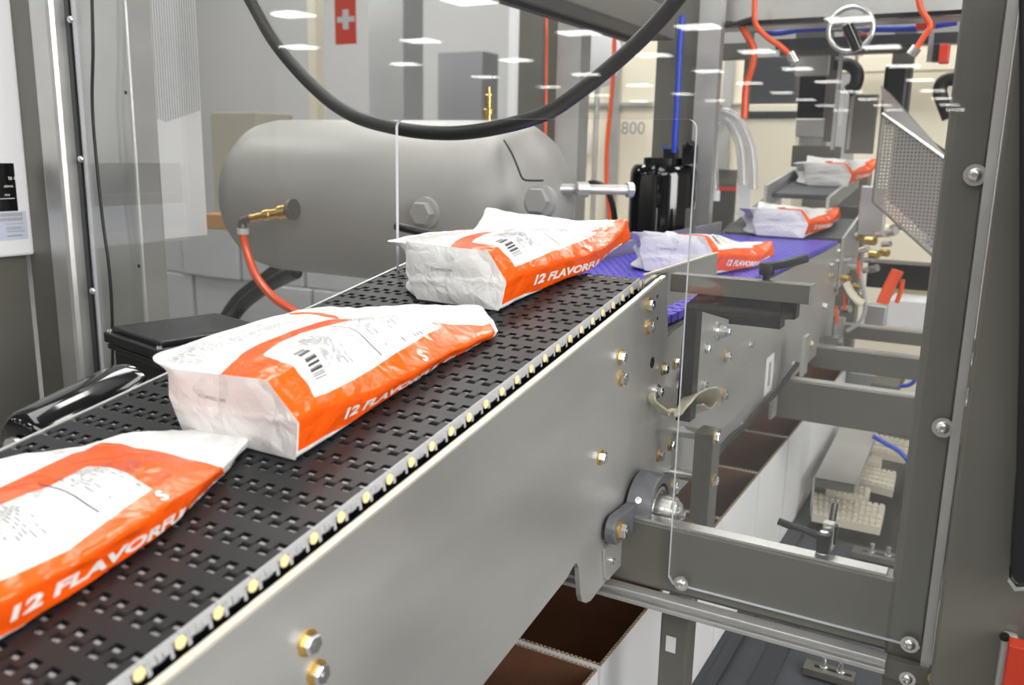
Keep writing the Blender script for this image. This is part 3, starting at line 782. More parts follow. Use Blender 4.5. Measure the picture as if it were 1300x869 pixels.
# right hand cabinet door
cd = thing('cabinet_door', 'dark olive stainless cabinet door at the right edge with recessed handle', 'door', (.03, .78, 0))
MB().box((-.0115, .80, .5), (.12, .86, 2.4)).build('door_leaf', STEELD, cd, bevel=.003)
ph = thing('pull_handle', 'long black pull handle at the right edge in front of the cabinet door', 'handle', (.06, .775, 1.25))
MB().prism([tuple((lambda v: (v.x, v.z))(at(x, y, Y=.77))) for x, y in ((1293, -60), (1345, -60), (1345, 738), (1292, 744), (1283, 735), (1283, 700), (1290, 600), (1294, 400))], 'Y', .77, .795).build('grip', BLACK, ph, bevel=.002)
MB().prism([tuple((lambda v: (v.x, v.z))(at(x, y, Y=.768))) for x, y in ((1281, 733), (1290, 745), (1345, 742), (1345, 747), (1288, 750), (1279, 737))], 'Y', .768, .797).build('rim', STEELL, ph)
a = at(1262, 869, Y=.795); b = at(1300, 811, Y=.795)
hn = thing('latch_plate', 'pale bent latch plate with round hole in the lower right corner', 'latch', (a.x+.01, .79, a.z-.02))
MB().box((a.x, .788, a.z-.03), (a.x+.012, .7985, b.z+.003)).build('plate', STEEL, hn, bevel=.003)
MB().cyl((a.x+.002, .787, b.z+.0015), (a.x+.002, .7885, b.z+.0015), .004).build('hole', BLACK, hn)
a = at(1272, 869, Y=.78)
tag(MB().box((a.x, .770, a.z-.06), (a.x+.05, .7865, at(1280, 811, Y=.78).z)).build('red_flag_plate', mat('dark_red_paint', (.42, .03, .01), .4), bevel=.001), 'red plate at the bottom right corner beside the latch', 'plate')

# left: cabinet side with white display terminal
cs = thing('control_cabinet', 'grey stainless control cabinet side at the left edge', 'cabinet', (-1.4, .6, 0))
MB().box((-1.5, .30, .5), (-1.335, .829, 2.4)).build('side_panel', STEELD, cs)
tm = thing('display_terminal', 'white wall terminal with black screen and rating label on the left cabinet', 'screen', (-1.32, .7, 1.43))
z0 = at(40, 322, X=-1.328).z
MB().box((-1.335, .55, z0), (-1.315, at(44, 322, X=-1.322).y - .003, z0+.75)).build('case', WHITE, tm, bevel=.004)
ye = at(23, 268, X=-1.3148).y; zb_ = at(10, 268, X=-1.3148).z; zt_ = at(8, 207, X=-1.3148).z
MB().box((-1.3149, .56, zb_), (-1.3143, ye, zt_)).build('screen', BLKG, tm)
LABB = mat('pale_blue_label', (.48, .52, .64), .5)
zl = at(20, 304, X=-1.3148).z; yl = at(36, 303, X=-1.3148).y
MB().box((-1.3149, .56, zl), (-1.3144, yl, zb_-.001)).build('rating_label', LABB, tm)
ex = (0, 1, 0); ez = (0, 0, 1)
hh = zt_ - zb_
text_on(tm, 'ts and', .0085, (-1.3143, .800, zb_ + hh*.66), ex, ez, WPRINT, name='screen_text', bold=.0001)
text_on(tm, 'ations', .006, (-1.3143, .792, zb_ + hh*.50), ex, ez, WPRINT, name='screen_text')
text_on(tm, 'nce', .006, (-1.3143, .792, zb_ + hh*.32), ex, ez, WPRINT, name='screen_text')
MB().box((-1.3144, .57, zb_+hh*.26), (-1.3140, ye-.004, zb_+hh*.272)).build('screen_rule', WPRINT, tm)
lb = MB(); hl = zb_ - zl
for k, r in enumerate((.82, .66)):
    y = .78
    while y < yl - .006:
        lb.box((-1.3145, y, zl+hl*r), (-1.3141, y+.0022, zl+hl*r+.005)); y += .0034
for r, t in ((.55, .0009), (.12, .002), (.36, .0012), (.28, .0012), (.42, .0012)):
    lb.box((-1.3145, .79, zl+hl*r), (-1.3141, yl-.003-random.random()*.006, zl+hl*r+t))
lb.build('label_print', PRINTG, tm)

# thin black cable down the left
tag(ptube([(116, -30), (118, 60), (117, 130), (122, 200), (131, 285), (138, 335), (142, 390), (143, 450), (143, 520)], .82, .0022, sub=5).build('hanging_cable', BLKR, smooth=True),
    'thin black cable hanging down in front of the left upright', 'cable')

# junction box left of the belt
jb = thing('junction_box', 'black rectangular junction box with screwed lid left of the belt', 'box', (-.93, .84, 1.24))
def jpt(x, y, z): return (x, y, z)
TZ = 1.376
rotj = Matrix.Rotation(math.radians(-13), 3, 'Z'); cc = Vector((-.870, .742, 0))
def jb_box(hx, hy, za, zb2, nm, bev): MB().box((cc.x-hx, cc.y-hy, za), (cc.x+hx, cc.y+hy, zb2), rotj).build(nm, BLACK, jb, bevel=bev)
jb_box(.070, .078, TZ-.016, TZ-.003, 'lid', .002); jb_box(.062, .070, TZ-.004, TZ+.004, 'lid_panel', .0025)
jb_box(.067, .075, TZ-.024, TZ-.018, 'seal_rim', .001); jb_box(.062, .070, TZ-.085, TZ-.024, 'body', .004); jb_box(.045, .050, TZ-.115, TZ-.085, 'foot', .002)
for dx, dy_ in ((-.064, -.072), (.064, -.072), (-.064, .072), (.064, .072)):
    v = rotj @ Vector((dx, dy_, 0)); MB().lathe([(.0036, 0), (.0030, .003)], (cc.x+v.x, cc.y+v.y, TZ-.003), (0, 0, 1), 12).build('lid_screw', ZINC, jb)
vs, fs = text_mesh('ROSCLAR', .026, .0006); tm_ = MB()
tm_.add([Vector((cc.x, cc.y, TZ+.0044)) + rotj @ Vector((x-.058, y-.010, 0)) for x, y, _ in vs], fs); tm_.build('moulded_lettering', DKGREY, jb)

# black drive drum beside the belt
dm = thing('drive_drum', 'gloss black rounded drive housing at the left edge of the belt', 'motor', (-.70, .46, 1.25))
MB().lathe([(.020, 0), (.026, .003), (.029, .009), (.029, .11), (.026, .12)], (-.678, .402, bz(.402)-.026), (-.12, 1, SL), 32).build('drum', BLKG, dm, smooth=True)
MB().lathe([(.012, 0), (.012, .004)], (-.678, .399, bz(.402)-.026), (.12, -1, -SL), 24).build('end_boss', STEELL, dm, smooth=True)

# ================================================================== air tank
tk = thing('air_tank', 'grey painted horizontal air receiver tank with domed ends and hex plugs', 'tank', (-1.17, 1.56, 1.3))
R, TY, TZc = .172, 1.56, 1.488
prof = [(.001, -.42), (.06, -.414), (.11, -.398), (.145, -.372), (.165, -.34), (.172, -.30), (.172, .30), (.165, .34), (.145, .372), (.11, .398), (.06, .414), (.001, .42)]
xa = at(318, 230, Y=TY).x; xb = at(712, 235, Y=TY).x; half = (xb-xa)/2; mid_ = (xa+xb)/2
prof = [(r, h*half/.42) for r, h in prof]
MB().lathe(prof, (mid_, TY, TZc), (1, 0, 0), 64).build('shell', TANK, tk, smooth=True)
for px, py in ((541, 270), (686, 256)):
    p = at(px, py, Y=TY-R+.004)
    y = TY - math.sqrt(max(0, R*R-(p.z-TZc)**2)); p = at(px, py, Y=y)
    ax = Vector((0, -1, (p.z-TZc)/R*1.0))
    MB().lathe([(.030, -.01), (.030, .006), (.024, .008)], p, ax, 28).build('plug_boss', TANK, tk, smooth=True)
    MB().lathe([(.0235, .008), (.0235, .020), (.021, .022)], p, ax, 6).build('hex_plug', TANK, tk)
# weld seam of the nameplate pocket on the shoulder
def tsurf(px, py):
    lo, hi = TY-R, TY
    for _ in range(30):
        m_ = (lo+hi)/2; p = at(px, py, Y=m_)
        if (p.y-TY)**2 + (p.z-TZc)**2 > R*R: lo = m_
        else: hi = m_
    return at(px, py, Y=lo)
MB().tube([tsurf(x, y) for x, y in ((640, 178), (650, 195), (658, 214), (664, 227), (675, 229), (690, 229))], .0018, n=6, sub=3).build('pocket_seam', BLACK, tk, smooth=True)
# brass safety valve on top
p = Vector((at(620, 155, Y=TY).x, TY, TZc+R-.002))
MB().lathe([(.009, 0), (.009, .012), (.012, .013), (.012, .022), (.007, .024), (.0075, .05), (.005, .052), (.005, .066)], p, (0, 0, 1), 12).build('safety_valve', BRASS, tk, smooth=True)
# outlet pipe with unions
pp = at(712, 240, Y=TY); pe = at(800, 241, Y=TY+.1)
MB().cyl(pp - Vector((.03, 0, 0)), pe, .010, 16).build('outlet_pipe', STEEL, tk, smooth=True)
for f in (.22, .3, .95):
    q_ = pp.lerp(pe, f); d = (pe-pp).normalized(); MB().cyl(q_, q_ + d*.012, .015, 8).build('pipe_union', STEEL, tk)
# brass elbow and orange hose
p = at(372, 266, Y=1.36)
MB().lathe([(.022, -.002), (.022, .004)], p, (-1, -.1, -.05), 24).build('port_flange', STEELD, tk, smooth=True)
q_ = at(318, 277, Y=1.33)
MB().lathe([(.012, 0), (.012, .012), (.015, .014), (.015, .03), (.010, .032), (.010, .05), (.012, .052), (.012, .065), (.008, .068), (.008, (q_-p).length)], p, q_-p, 12).build('brass_coupling', BRASS, tk, smooth=True)
e0 = at(308, 281, Y=1.33); MB().tube([q_, e0, e0 - Vector((0, 0, .018))], .009, sub=3).build('elbow', STEELD, tk, smooth=True)
MB().cyl(e0 - Vector((0, 0, .014)), e0 - Vector((0, 0, .026)), .012).build('collar', WHITE, tk, smooth=True)
tag(MB().tube([e0 - Vector((0, 0, .024)), at(313, 318, Y=1.32), at(325, 350, Y=1.29), at(348, 378, Y=1.25), at(375, 396, Y=1.2), at(410, 420, Y=1.15)], .0085).build('orange_hose', ORNG, smooth=True),
    'orange hose curving down from the brass coupling on the tank', 'hose')
# two dark hose stubs lower left of the tank
tag(MB().tube([at(285, 402, Y=1.7), at(305, 375, Y=1.72), at(345, 345, Y=1.7), at(383, 314, Y=1.66)], .014).build('dark_hose', BLKR, smooth=True), 'upper of two short dark hoses below the tank', 'hose')
tag(MB().tube([at(290, 410, Y=1.6), at(310, 385, Y=1.62), at(340, 363, Y=1.6), at(376, 345, Y=1.56)], .017).build('dark_hose', BLKR, smooth=True), 'lower, thicker of two short dark hoses below the tank', 'hose')
tag(MB().tube([at(503, 287, Y=1.2), at(520, 291, Y=1.2), at(540, 296, Y=1.22), at(570, 302, Y=1.25)], .007).build('black_hose', BLKR, smooth=True), 'short black hose in front of the hex plug on the tank', 'hose')

# big black hose hanging in an arc behind the guard panel
tag(ptube([(285, -60), (320, 3), (352, 58), (400, 112), (445, 145), (500, 162), (560, 169), (620, 164), (690, 145), (740, 113), (790, 72), (830, 33), (862, -5), (900, -60)], .98, .0092, n=16).build('thick_hose', BLKR, smooth=True),
    'thick black hose sagging in a wide arc over the air tank', 'hose')

# ================================================================== cartons on the lower conveyor
def carton(x0, x1, y0, y1, z0, z1, label):
    t = thing('carton', label, 'box', ((x0+x1)/2, (y0+y1)/2, z0), 'open cartons lined up under the conveyor')
    w_ = .0018
    def shell(a, b, c, d, th, m, nm, zb_, zt_):
        mb = MB(); mb.box((a, c, zb_), (a+th, d, zt_)); mb.box((b-th, c, zb_), (b, d, zt_)); mb.box((a+th, c, zb_), (b-th, c+th, zt_)); mb.box((a+th, d-th, zb_), (b-th, d, zt_))
        return mb.build(nm, m, t)
    shell(x0, x1, y0, y1, w_, WHITEB, 'outer_face', z0, z1 - .0006)
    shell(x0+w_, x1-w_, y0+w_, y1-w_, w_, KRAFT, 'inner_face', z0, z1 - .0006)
    rim = MB()
    e = .0036
    n = int((y1-y0)/.006)
    for xx in (x0, x1-e):
        for k in range(n): rim.box((xx, y0+k*(y1-y0)/n, z1-.0006), (xx+e, y0+(k+.6)*(y1-y0)/n, z1+.0008))
    n = int((x1-x0)/.006)
    for yy in (y0, y1-e):
        for k in range(n): rim.box((x0+k*(x1-x0)/n, yy, z1-.0006), (x0+(k+.6)*(x1-x0)/n, yy+e, z1+.0008))
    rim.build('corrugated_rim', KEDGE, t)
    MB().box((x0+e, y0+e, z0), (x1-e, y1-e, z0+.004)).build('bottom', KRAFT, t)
BL = ['open white carton with brown inside, nearest, cut by the bottom edge', 'open white carton seen below the side plate foot', 'open white carton mostly hidden behind the frame beam',
      'open white carton behind the mounting block', 'open white carton under the black cable', 'open white carton under the nearest grey cross beam', 'open white carton beyond the nearest cross beam', 'farthest open white carton under the conveyors']
for i, ya in enumerate((.625, .885, 1.14, 1.395, 1.65, 1.91, 2.165, 2.42)):
    carton(-.62, -.3605, ya, ya+.2510, .752, 1.0, BL[i])

# lower conveyor
lc = thing('lower_conveyor', 'dark level conveyor carrying the cartons, low at the right', 'conveyor', (-.3, 1.8, 0))
MB().box((-.66, .3, .735), (-.345, 3.7, .75)).build('carry_belt', DARKBELT, lc)
MB().box((-.325, .6, .70), (-.03, 2.0, .748)).build('side_belt', DARKBELT, lc)
MB().box((-.345, .6, .68), (-.325, 3.7, .756)).build('guide_rail', DKGREY, lc)
MB().box((-.325, 2.0, .66), (-.03, 3.7, .70)).build('dark_deck', BLACK, lc)
MB().box((-.28, .6, .748), (-.245, 2.0, .752)).build('belt_joint', DKGREY, lc)
for xx in (-.66, -.05):
    for yy_ in (.7, 3.6):
        MB().box((xx, yy_, 0), (xx+.04, yy_+.04, .69)).build('leg', STEELD, lc)
def quadslab(mb, pts, Z, th):
    q = [at(x, y, Z=Z) for x, y in pts]; n = Vector((0, 0, -th))
    mb.add(q + [p + n for p in q], [(0,1,2,3), (7,6,5,4), (0,4,5,1), (1,5,6,2), (2,6,7,3), (3,7,4,0)]); return q
for k, (pts, nu_, nv_) in enumerate([([(1031,626),(1124,642),(1118,669),(1031,651)], 12, 4), ([(1049,611),(1105,621),(1103,632),(1049,623)], 8, 2), ([(1096,592),(1138,600),(1134,622),(1089,610)], 7, 4),
                       ([(1100,578),(1120,583),(1118,592),(1099,588)], 4, 2), ([(1110,551),(1156,561),(1150,580),(1107,571)], 7, 4)]):
    MATP = mat('pale_mesh_plastic', (.62, .58, .48), .5)
    mb = MB(); q = quadslab(mb, pts, .785, .02)
    for i in range(nu_):
        for j in range(nv_):
            def bl(a, b):
                return (q[0].lerp(q[1], a)).lerp(q[3].lerp(q[2], a), b)
            c4 = [bl((i+.15)/nu_, (j+.15)/nv_), bl((i+.85)/nu_, (j+.15)/nv_), bl((i+.85)/nu_, (j+.85)/nv_), bl((i+.15)/nu_, (j+.85)/nv_)]
            u_ = Vector((0, 0, .006)); mb.add(c4 + [p + u_ for p in c4], [(4,5,6,7), (0,1,5,4), (1,2,6,5), (2,3,7,6), (3,0,4,7)])
    mb.build('mesh_module', MATP, lc)
# folded sheet cover
ch = MB(); q = quadslab(ch, [(1067,541),(1112,548),(1085,615),(1034,606)], .86, .003)
cv = thing('sheet_cover', 'folded grey sheet metal cover beside the white cartons', 'cover', (q[0]+q[2])/2 - Vector((0, 0, .1)))
ch.build('top', STEEL, cv)
m2 = MB(); a, b = q[3], q[2]; m2.add([a, b, b-Vector((0,0,.022)), a-Vector((0,0,.022)), a+Vector((0,.003,0)), b+Vector((0,.003,0)), b+Vector((0,.003,-.022)), a+Vector((0,.003,-.022))], [(0,1,2,3),(7,6,5,4),(0,4,5,1),(3,2,6,7),(0,3,7,4),(1,5,6,2)])
m2.build('front_lip', STEELD, cv)
MB().cyl(a, a-Vector((0,0,.11)), .0025).build('leg', STEELL, cv)
c_, d_ = q[2], q[1]; m3 = MB(); m3.add([c_, d_, d_-Vector((0,0,.02)), c_-Vector((0,0,.02)), c_+Vector((.003,0,0)), d_+Vector((.003,0,0)), d_+Vector((.003,0,-.02)), c_+Vector((.003,0,-.02))], [(0,1,2,3),(7,6,5,4),(0,4,5,1),(3,2,6,7),(0,3,7,4),(1,5,6,2)])
m3.build('side_lip', STEEL, cv)
# stop bracket with two bolts on the side belt, another nearer
def stopb(px, py, s, lab):
    p = at(px, py, Z=.752); t = thing('slotted_bracket', lab, 'bracket', p)
    MB().box((p.x-.05*s, p.y-.02*s, p.z), (p.x+.05*s, p.y+.02*s, p.z+.012)).build('plate', STEELD, t)
    MB().box((p.x-.03*s, p.y-.004*s, p.z+.0115), (p.x+.045*s, p.y+.004*s, p.z+.0125)).build('slot', BLACK, t)
    for dx in (-.012, .022):
        MB().lathe([(.008*s, 0), (.008*s, .003), (.005*s, .004), (.005*s, .02)], (p.x+dx*s, p.y, p.z+.012), (0, 0, 1), 12).build('bolt', STEELL, t)
stopb(1113, 709, 1.0, 'slotted grey bracket with two bolts behind the frame beam'); stopb(1052, 858, .8, 'slotted grey bracket with bolts at the bottom edge')

# post below the rail
po = thing('leg_post', 'square olive steel post with a white sticker under the slotted rail', 'post', (at(862, 800, Y=.87).x, .88, 0))
a = at(838, 800, Y=.862).x; b = at(873, 800, Y=.862).x
MB().box((a, .862, 0), (b, .895, 1.118)).build('post', STEELD, po, bevel=.002)
p0 = at(846, 806, Y=.8615); p1 = at(857, 829, Y=.8615)
MB().box((p0.x, .8612, p1.z), (p1.x, .8619, p0.z)).build('sticker', WHITE, po)

# clamping levers on the beam edge
for (bx, by, ex_, ey_, Yv, lab) in ((1043, 709, 988, 661, .862, 'black clamping lever pointing left on the frame beam'), (1052, 697, 1060, 641, .885, 'black clamping lever pointing up and away behind the first lever')):
    p = at(bx, by, Y=Yv); t = thing('clamping_lever', lab, 'lever', p)
    MB().lathe([(.0035, 0), (.0055, .006), (.0055, .012)], p, (0, 0, 1), 16).build('stud', STEELL, t, smooth=True)
    MB().lathe([(.0065, .008), (.0074, .024), (.0068, .027)], p, (0, 0, 1), 20).build('hub', BLACK, t, smooth=True)
    MB().lathe([(.0045, .027), (.0042, .0295), (.002, .030), (.0018, .029)], p, (0, 0, 1), 16).build('screw', STEELL, t, smooth=True)
    e = at(ex_, ey_, Y=Yv + (.0 if bx < 1045 else .05))
    s_ = p + Vector((0, 0, .022)); MB().tube([s_, s_.lerp(e, .3) + Vector((0, 0, .001)), s_.lerp(e, .7), e], .0040, flat=.8).build('arm', BLACK, t, smooth=True)
MB_ = MB().box((at(1049, 700, Y=.88).x - .004, .868, 1.2166), (at(1049, 700, Y=.88).x + .006, .878, 1.245)); tag(MB_.build('stud_block', STEELL), 'small bright square block beside the clamping levers', 'block')

# cross beams
for i, (yb_, zt_, zb_, lab) in enumerate(((1.70, 1.180, 1.102, 'nearest grey cross beam right of the side plate'), (2.05, 1.180, 1.130, 'second grey cross beam beyond the nearest one'), (2.37, 1.180, 1.145, 'third, farthest grey cross beam'))):
    cb = thing('cross_beam', lab, 'beam', (-.1, yb_, zb_), 'cross beams behind the guard panel')
    MB().box((-.355, yb_, zb_), (.12, yb_+.03, zt_)).build('web', STEELD, cb, bevel=.003)
    MB().box((-.355, yb_+.004, zt_-.0005), (.12, yb_+.03, zt_+.0015)).build('top_edge', STEEL, cb)
for (px, py, px2, py2) in ((1022, 425, 1029, 476), (983, 475, 990, 530)):
    a = at(px, py, Y=1.66); b = at(px2, py2, Y=1.66)
    tag(MB().box((a.x, 1.64, b.z), (a.x+.006, 1.68, a.z)).build('hanger_plate', STEEL), 'thin upright steel hanger plate at the cable, %s' % ('upper one' if px > 1000 else 'lower one'), 'plate')

# ================================================================== upper dark conveyors
uc = thing('rising_conveyor', 'dark belted rising conveyor beyond the blue belt carrying the farthest pouch', 'conveyor', (-.48, 2.8, 0))
z6 = at(1050, 236, Y=2.62).z - .0006
def u4(y): return z6 + .12*(y-2.62)
def slabx(mb, x0, x1, ya, za, yb, zb_, th):
    return mb.add([(x0,ya,za-th),(x1,ya,za-th),(x1,yb,zb_-th),(x0,yb,zb_-th),(x0,ya,za),(x1,ya,za),(x1,yb,zb_),(x0,yb,zb_)], [(0,3,2,1),(4,5,6,7),(0,1,5,4),(1,2,6,5),(2,3,7,6),(3,0,4,7)])
slabx(MB(), -.63, -.345, 2.245, 1.410, 2.455, 1.445, .01).build('lower_belt', DARKBELT, uc)
slabx(MB(), -.344, -.338, 2.245, 1.412, 2.50, 1.460, .12).build('side_plate', STEEL, uc)
slabx(MB(), -.636, -.631, 2.25, 1.414, 2.87, 1.517, .12).build('far_side_plate', STEELL, uc)
xl4 = at(980, 248, Y=2.46).x; xr4 = at(1054, 256, Y=2.46).x
slabx(MB(), xl4, xr4, 2.46, u4(2.46), 2.87, u4(2.87), .012).build('upper_belt', DARKBELT, uc)
slabx(MB(), xr4, xr4+.008, 2.40, u4(2.40)+.004, 2.87, u4(2.87)+.004, .04).build('right_rail', STEEL, uc)
slabx(MB(), xl4-.008, xl4, 2.40, u4(2.40)+.03, 2.87, u4(2.87)+.03, .06).build('left_rail', STEEL, uc)
mb = MB(); pbox(mb, 1045, 262, 1112, 283, 2.50, .02); mb.build('bridge_plate', STEELD, uc)
mb = MB(); pbox(mb, 1090, 236, 1124, 300, 2.42, .02); mb.build('gusset_plate', STEEL, uc, bevel=.004)

# gadgets clustered on the far end of the blue conveyor
gl = thing('sensor_cluster', 'cluster of small air fittings and sensor tubes on the far end of the blue conveyor', 'fittings', at(1080, 340, Y=2.2))
for k, (px, py) in enumerate(((1068, 352), (1080, 338), (1092, 318), (1100, 305), (1112, 298), (1126, 296), (1084, 362), (1075, 330), (1090, 345), (1105, 322), (1120, 310), (1132, 290), (1064, 340), (1070, 315), (1078, 300), (1088, 300), (1098, 330), (1104, 342), (1086, 376), (1070, 392), (1112, 284), (1118, 320))):
    p = at(px, py, Y=2.15 + .02*k); MB().cyl(p, p + Vector((.02, -.012, .004*(k % 3))), .007 + .003*(k % 2), 12).build('fitting', STEELL if k % 3 else BRASS, gl, smooth=True)
for k, (px, py) in enumerate(((1072, 371), (1062, 388), (1090, 330))):
    p = at(px, py, Y=2.1); MB().cyl(p, p + Vector((.006, -.004, -.04)), .003, 8).build('red_push_pin', RED, gl)
MB().tube([at(1092, 345, Y=2.1), at(1097, 375, Y=2.1), at(1098, 395, Y=2.1), at(1090, 410, Y=2.1), at(1075, 420, Y=2.1)], .0045).build('grey_tube', mat('mid_grey_tube', (.3, .31, .33), .4), gl, smooth=True)
MB().tube([at(1074, 358, Y=2.08), at(1080, 370, Y=2.08), at(1088, 380, Y=2.08), at(1096, 385, Y=2.08)], .010, flat=.4).build('braid', BRAID, gl, smooth=True)
mb = MB(); pbox(mb, 1058, 403, 1070, 448, 2.1, .02); mb.build('bracket', STEELL, gl); mb = MB(); pbox(mb, 1044, 428, 1062, 446, 2.08, .02); mb.build('sensor', STEELD, gl)

# ================================================================== black motor
mo = thing('gear_motor', 'tall gloss black upright motor with cable glands on top', 'motor', at(841, 345, Y=2.1))
cx_ = at(841, 260, Y=2.1).x; r0 = (at(881, 260, Y=2.1).x - at(800, 260, Y=2.1).x)/2; zt_ = at(841, 207, Y=2.1).z; zb_ = at(841, 360, Y=2.1).z
H_ = zt_ - zb_
MB().lathe([(r0, 0), (r0, H_-.03), (r0*.97, H_-.015), (r0*.88, H_-.004), (r0*.6, H_)], (cx_, 2.1, zb_), (0, 0, 1), 48).build('housing', BLKG, mo, smooth=True)
MB().lathe([(r0*.62, H_-.001), (r0*.62, H_+.012), (r0*.5, H_+.014)], (cx_, 2.1, zb_), (0, 0, 1), 32).build('cap', BLACK, mo, smooth=True)
for px in (817, 822, 828, 834):
    mb = MB(); a = at(px, 262, Y=2.0); x_ = a.x*1.0; dx = at(px, 280, Y=2.1).x - cx_; yv = 2.1 - math.sqrt(max(1e-6, r0*r0-dx*dx)) - .001
    a = at(px, 264, Y=yv); b = at(px, 300, Y=yv); mb.box((a.x-.0015, yv, b.z), (a.x+.0015, yv+.004, a.z)); mb.build('vent_slot', STEELL, mo)
mb = MB(); pbox(mb, 842, 189, 856, 210, 2.06, .03); mb.build('gland_block', BLACK, mo); mb = MB(); pbox(mb, 866, 184, 881, 208, 2.06, .03); mb.build('connector', BLACK, mo)
p = at(873, 190, Y=2.05); MB().cyl(p, p+Vector((.012, -.01, .016)), .011, 10).build('round_plug', BLACK, mo, smooth=True)
MB().cyl(at(844, 192, Y=2.07), at(844, 184, Y=2.07), .004, 10).build('blue_tip', BLUEC, mo)
mb = MB(); pbox(mb, 868, 265, 880, 345, 1.98, .01); mb.build('rating_plate', STEELD, mo)
tag(ptube([(866, 20), (863, 60), (861, 100), (859, 140), (857, 170), (856, 194)], 2.06, .0075).build('blue_cable', BLUEC, smooth=True), 'blue cable running down the dark column into the black motor', 'cable')

# clear ribbed hoses
for pts, lab in (([(888, 262), (887, 225), (889, 185), (899, 157), (917, 143), (937, 152), (950, 178), (955, 205), (956, 240)], 'outer clear ribbed hose looping over beside the column'),
                 ([(907, 245), (906, 200), (910, 168), (922, 152), (934, 168), (941, 195), (943, 235)], 'inner clear ribbed hose in the loop')):
    t = thing('clear_hose', lab, 'hose', at(pts[0][0], pts[0][1], Y=2.3), 'clear hoses')
    P_ = [at(x, y, Y=2.3) for x, y in pts]
    MB().tube(P_, .0125, n=16).build('tube', CLEARH, t, smooth=True)
    MB().tube(P_, .0045, n=8).build('inner_core', mat('milky_liner', (.55, .56, .58), .4), t, smooth=True)
    MB().cyl(P_[0] + Vector((0, 0, -.02)), P_[0] + Vector((0, 0, .006)), .015).build('hose_tail', WHITE, t, smooth=True)
mb = MB(); pbox(mb, 936, 234, 952, 275, 2.35, .01); tag(mb.build('white_plate', WHITE), 'small white upright plate beside the clear hoses', 'plate')
mb = MB(); pbox(mb, 912, 237, 934, 242, 2.34, .008); tag(mb.build('red_strip', RED), 'thin red strip left of the small white plate', 'strip')
mb = MB(); pbox(mb, 905, 232, 932, 296, 2.40, .01); tag(mb.build('dark_side_box', STEELD), 'dark grey upright plate under the clear hoses', 'plate')

# ================================================================== machine structure behind
ms = thing('packing_machine_frame', 'grey steel columns and beams of the machine behind the air tank', 'frame', (-.6, 2.6, 0))
def part(x0, y0, x1, y1, Y, d, m, nm, par=ms, **k):
    mb = MB(); pbox(mb, x0, y0, x1, y1, Y, d); return mb.build(nm, m, par, **k)
part(706, -200, 736, 420, 2.15, .06, STEEL, 'column'); part(690, -200, 706, 420, 2.18, .06, STEELD, 'column')
part(828, -60, 878, 420, 2.24, .10, STEELD, 'column'); part(878, -60, 906, 420, 2.22, .03, STEEL, 'column')
part(884, -80, 1230, 29, 2.30, .08, STEEL, 'top_beam'); part(830, -80, 884, 29, 2.26, .05, STEELD, 'top_beam')
part(905, 20, 1230, 26, 2.28, .02, BLKG, 'cable_slot')
a = at(735, 8, Y=1.6); MB().box((a.x-.10, 1.0, a.z), (a.x, 2.15, a.z+.07)).build('side_beam', STEELD, ms, bevel=.004)
MB().box((a.x-.10, 1.0, a.z-.008), (a.x-.08, 2.15, a.z)).build('seal_strip', BLKR, ms)
part(985, 45, 1215, 58, 2.55, .04, DKGREY, 'cable_tray'); part(990, 58, 1160, 68, 2.6, .04, STEELD, 'rail')
part(1060, 60, 1064, 190, 2.6, .02, STEEL, 'strut'); part(1130, 40, 1157, 160, 2.7, .03, STEELD, 'upright'); part(1050, 65, 1060, 180, 2.7, .03, STEELD, 'upright')
part(1082, 25, 1085, 190, 2.75, .02, STEEL, 'strut'); part(1075, 120, 1110, 195, 2.9, .04, STEELD, 'tall_bracket'); part(1010, 40, 1056, 62, 2.65, .03, STEELD, 'head_plate')
part(1010, 62, 1052, 95, 2.75, .05, STEEL, 'head_block')
part(905, 55, 948, 75, 2.7, .04, STEELD, 'door_head')
part(945, 10, 952, 150, 2.8, .03, STEELD, 'door_jamb')
for (x0, y0, x1, y1, Y_, lab) in ((735, 12, 830, 300, 4.2, 'cream lit window panel behind the first column gap'), (905, 72, 946, 215, 4.2, 'cream window panel behind the clear hoses'), ):
    t = thing('lit_partition', lab, 'panel', at((x0+x1)/2, y1, Y=Y_))
    part(x0, y0, x1, y1, Y_, .04, CREAMW, 'sheet', t)
    a = at(x0, y1, Y=Y_); b = at(x1, y1, Y=Y_); MB().box((a.x, Y_, 0), (b.x, Y_+.04, a.z)).build('lower_panel', STEELD, t)
    part(x0+2, y0+118*(y1-y0)/288, x1-2, y0+123*(y1-y0)/288, Y_-.02, .02, STEEL, 'mullion', t)
    part((x0+x1)/2-10, y0, (x0+x1)/2+2, y1, Y_-.03, .02, STEEL, 'mullion', t)
    if x0 == 735:
        p = at(788, 170, Y=Y_-.04); text_on(t, '800', .085, p, (1, 0, 0), (0, 0, 1), PRINTG, name='pencilled_number', label='grey handwritten number')
        part(736, 170, 748, 195, Y_-.04, .01, WHITE, 'notice', t)
        part(735, 0, 830, 12, Y_-.06, .02, STEELD, 'head_rail', t)
rd = thing('reflection_disc', 'round reflection built as a pale grey disc on an added slim stand in front of the cream window panel', 'disc', (at(760, 76, Y=3.9).x, 3.9, 0))  # a reflection modelled as a solid disc; the stand is added
MB().lathe([(.125, 0), (.125, .02), (.10, .03)], at(760, 76, Y=3.9), (0, -1, 0), 40).build('disc', mat('pale_reflection', (.55, .56, .58), .3), rd, smooth=True)
p = at(760, 76, Y=3.92); MB().cyl((p.x, p.y, 0), (p.x, p.y, p.z), .012).build('stand', STEEL, rd, smooth=True)
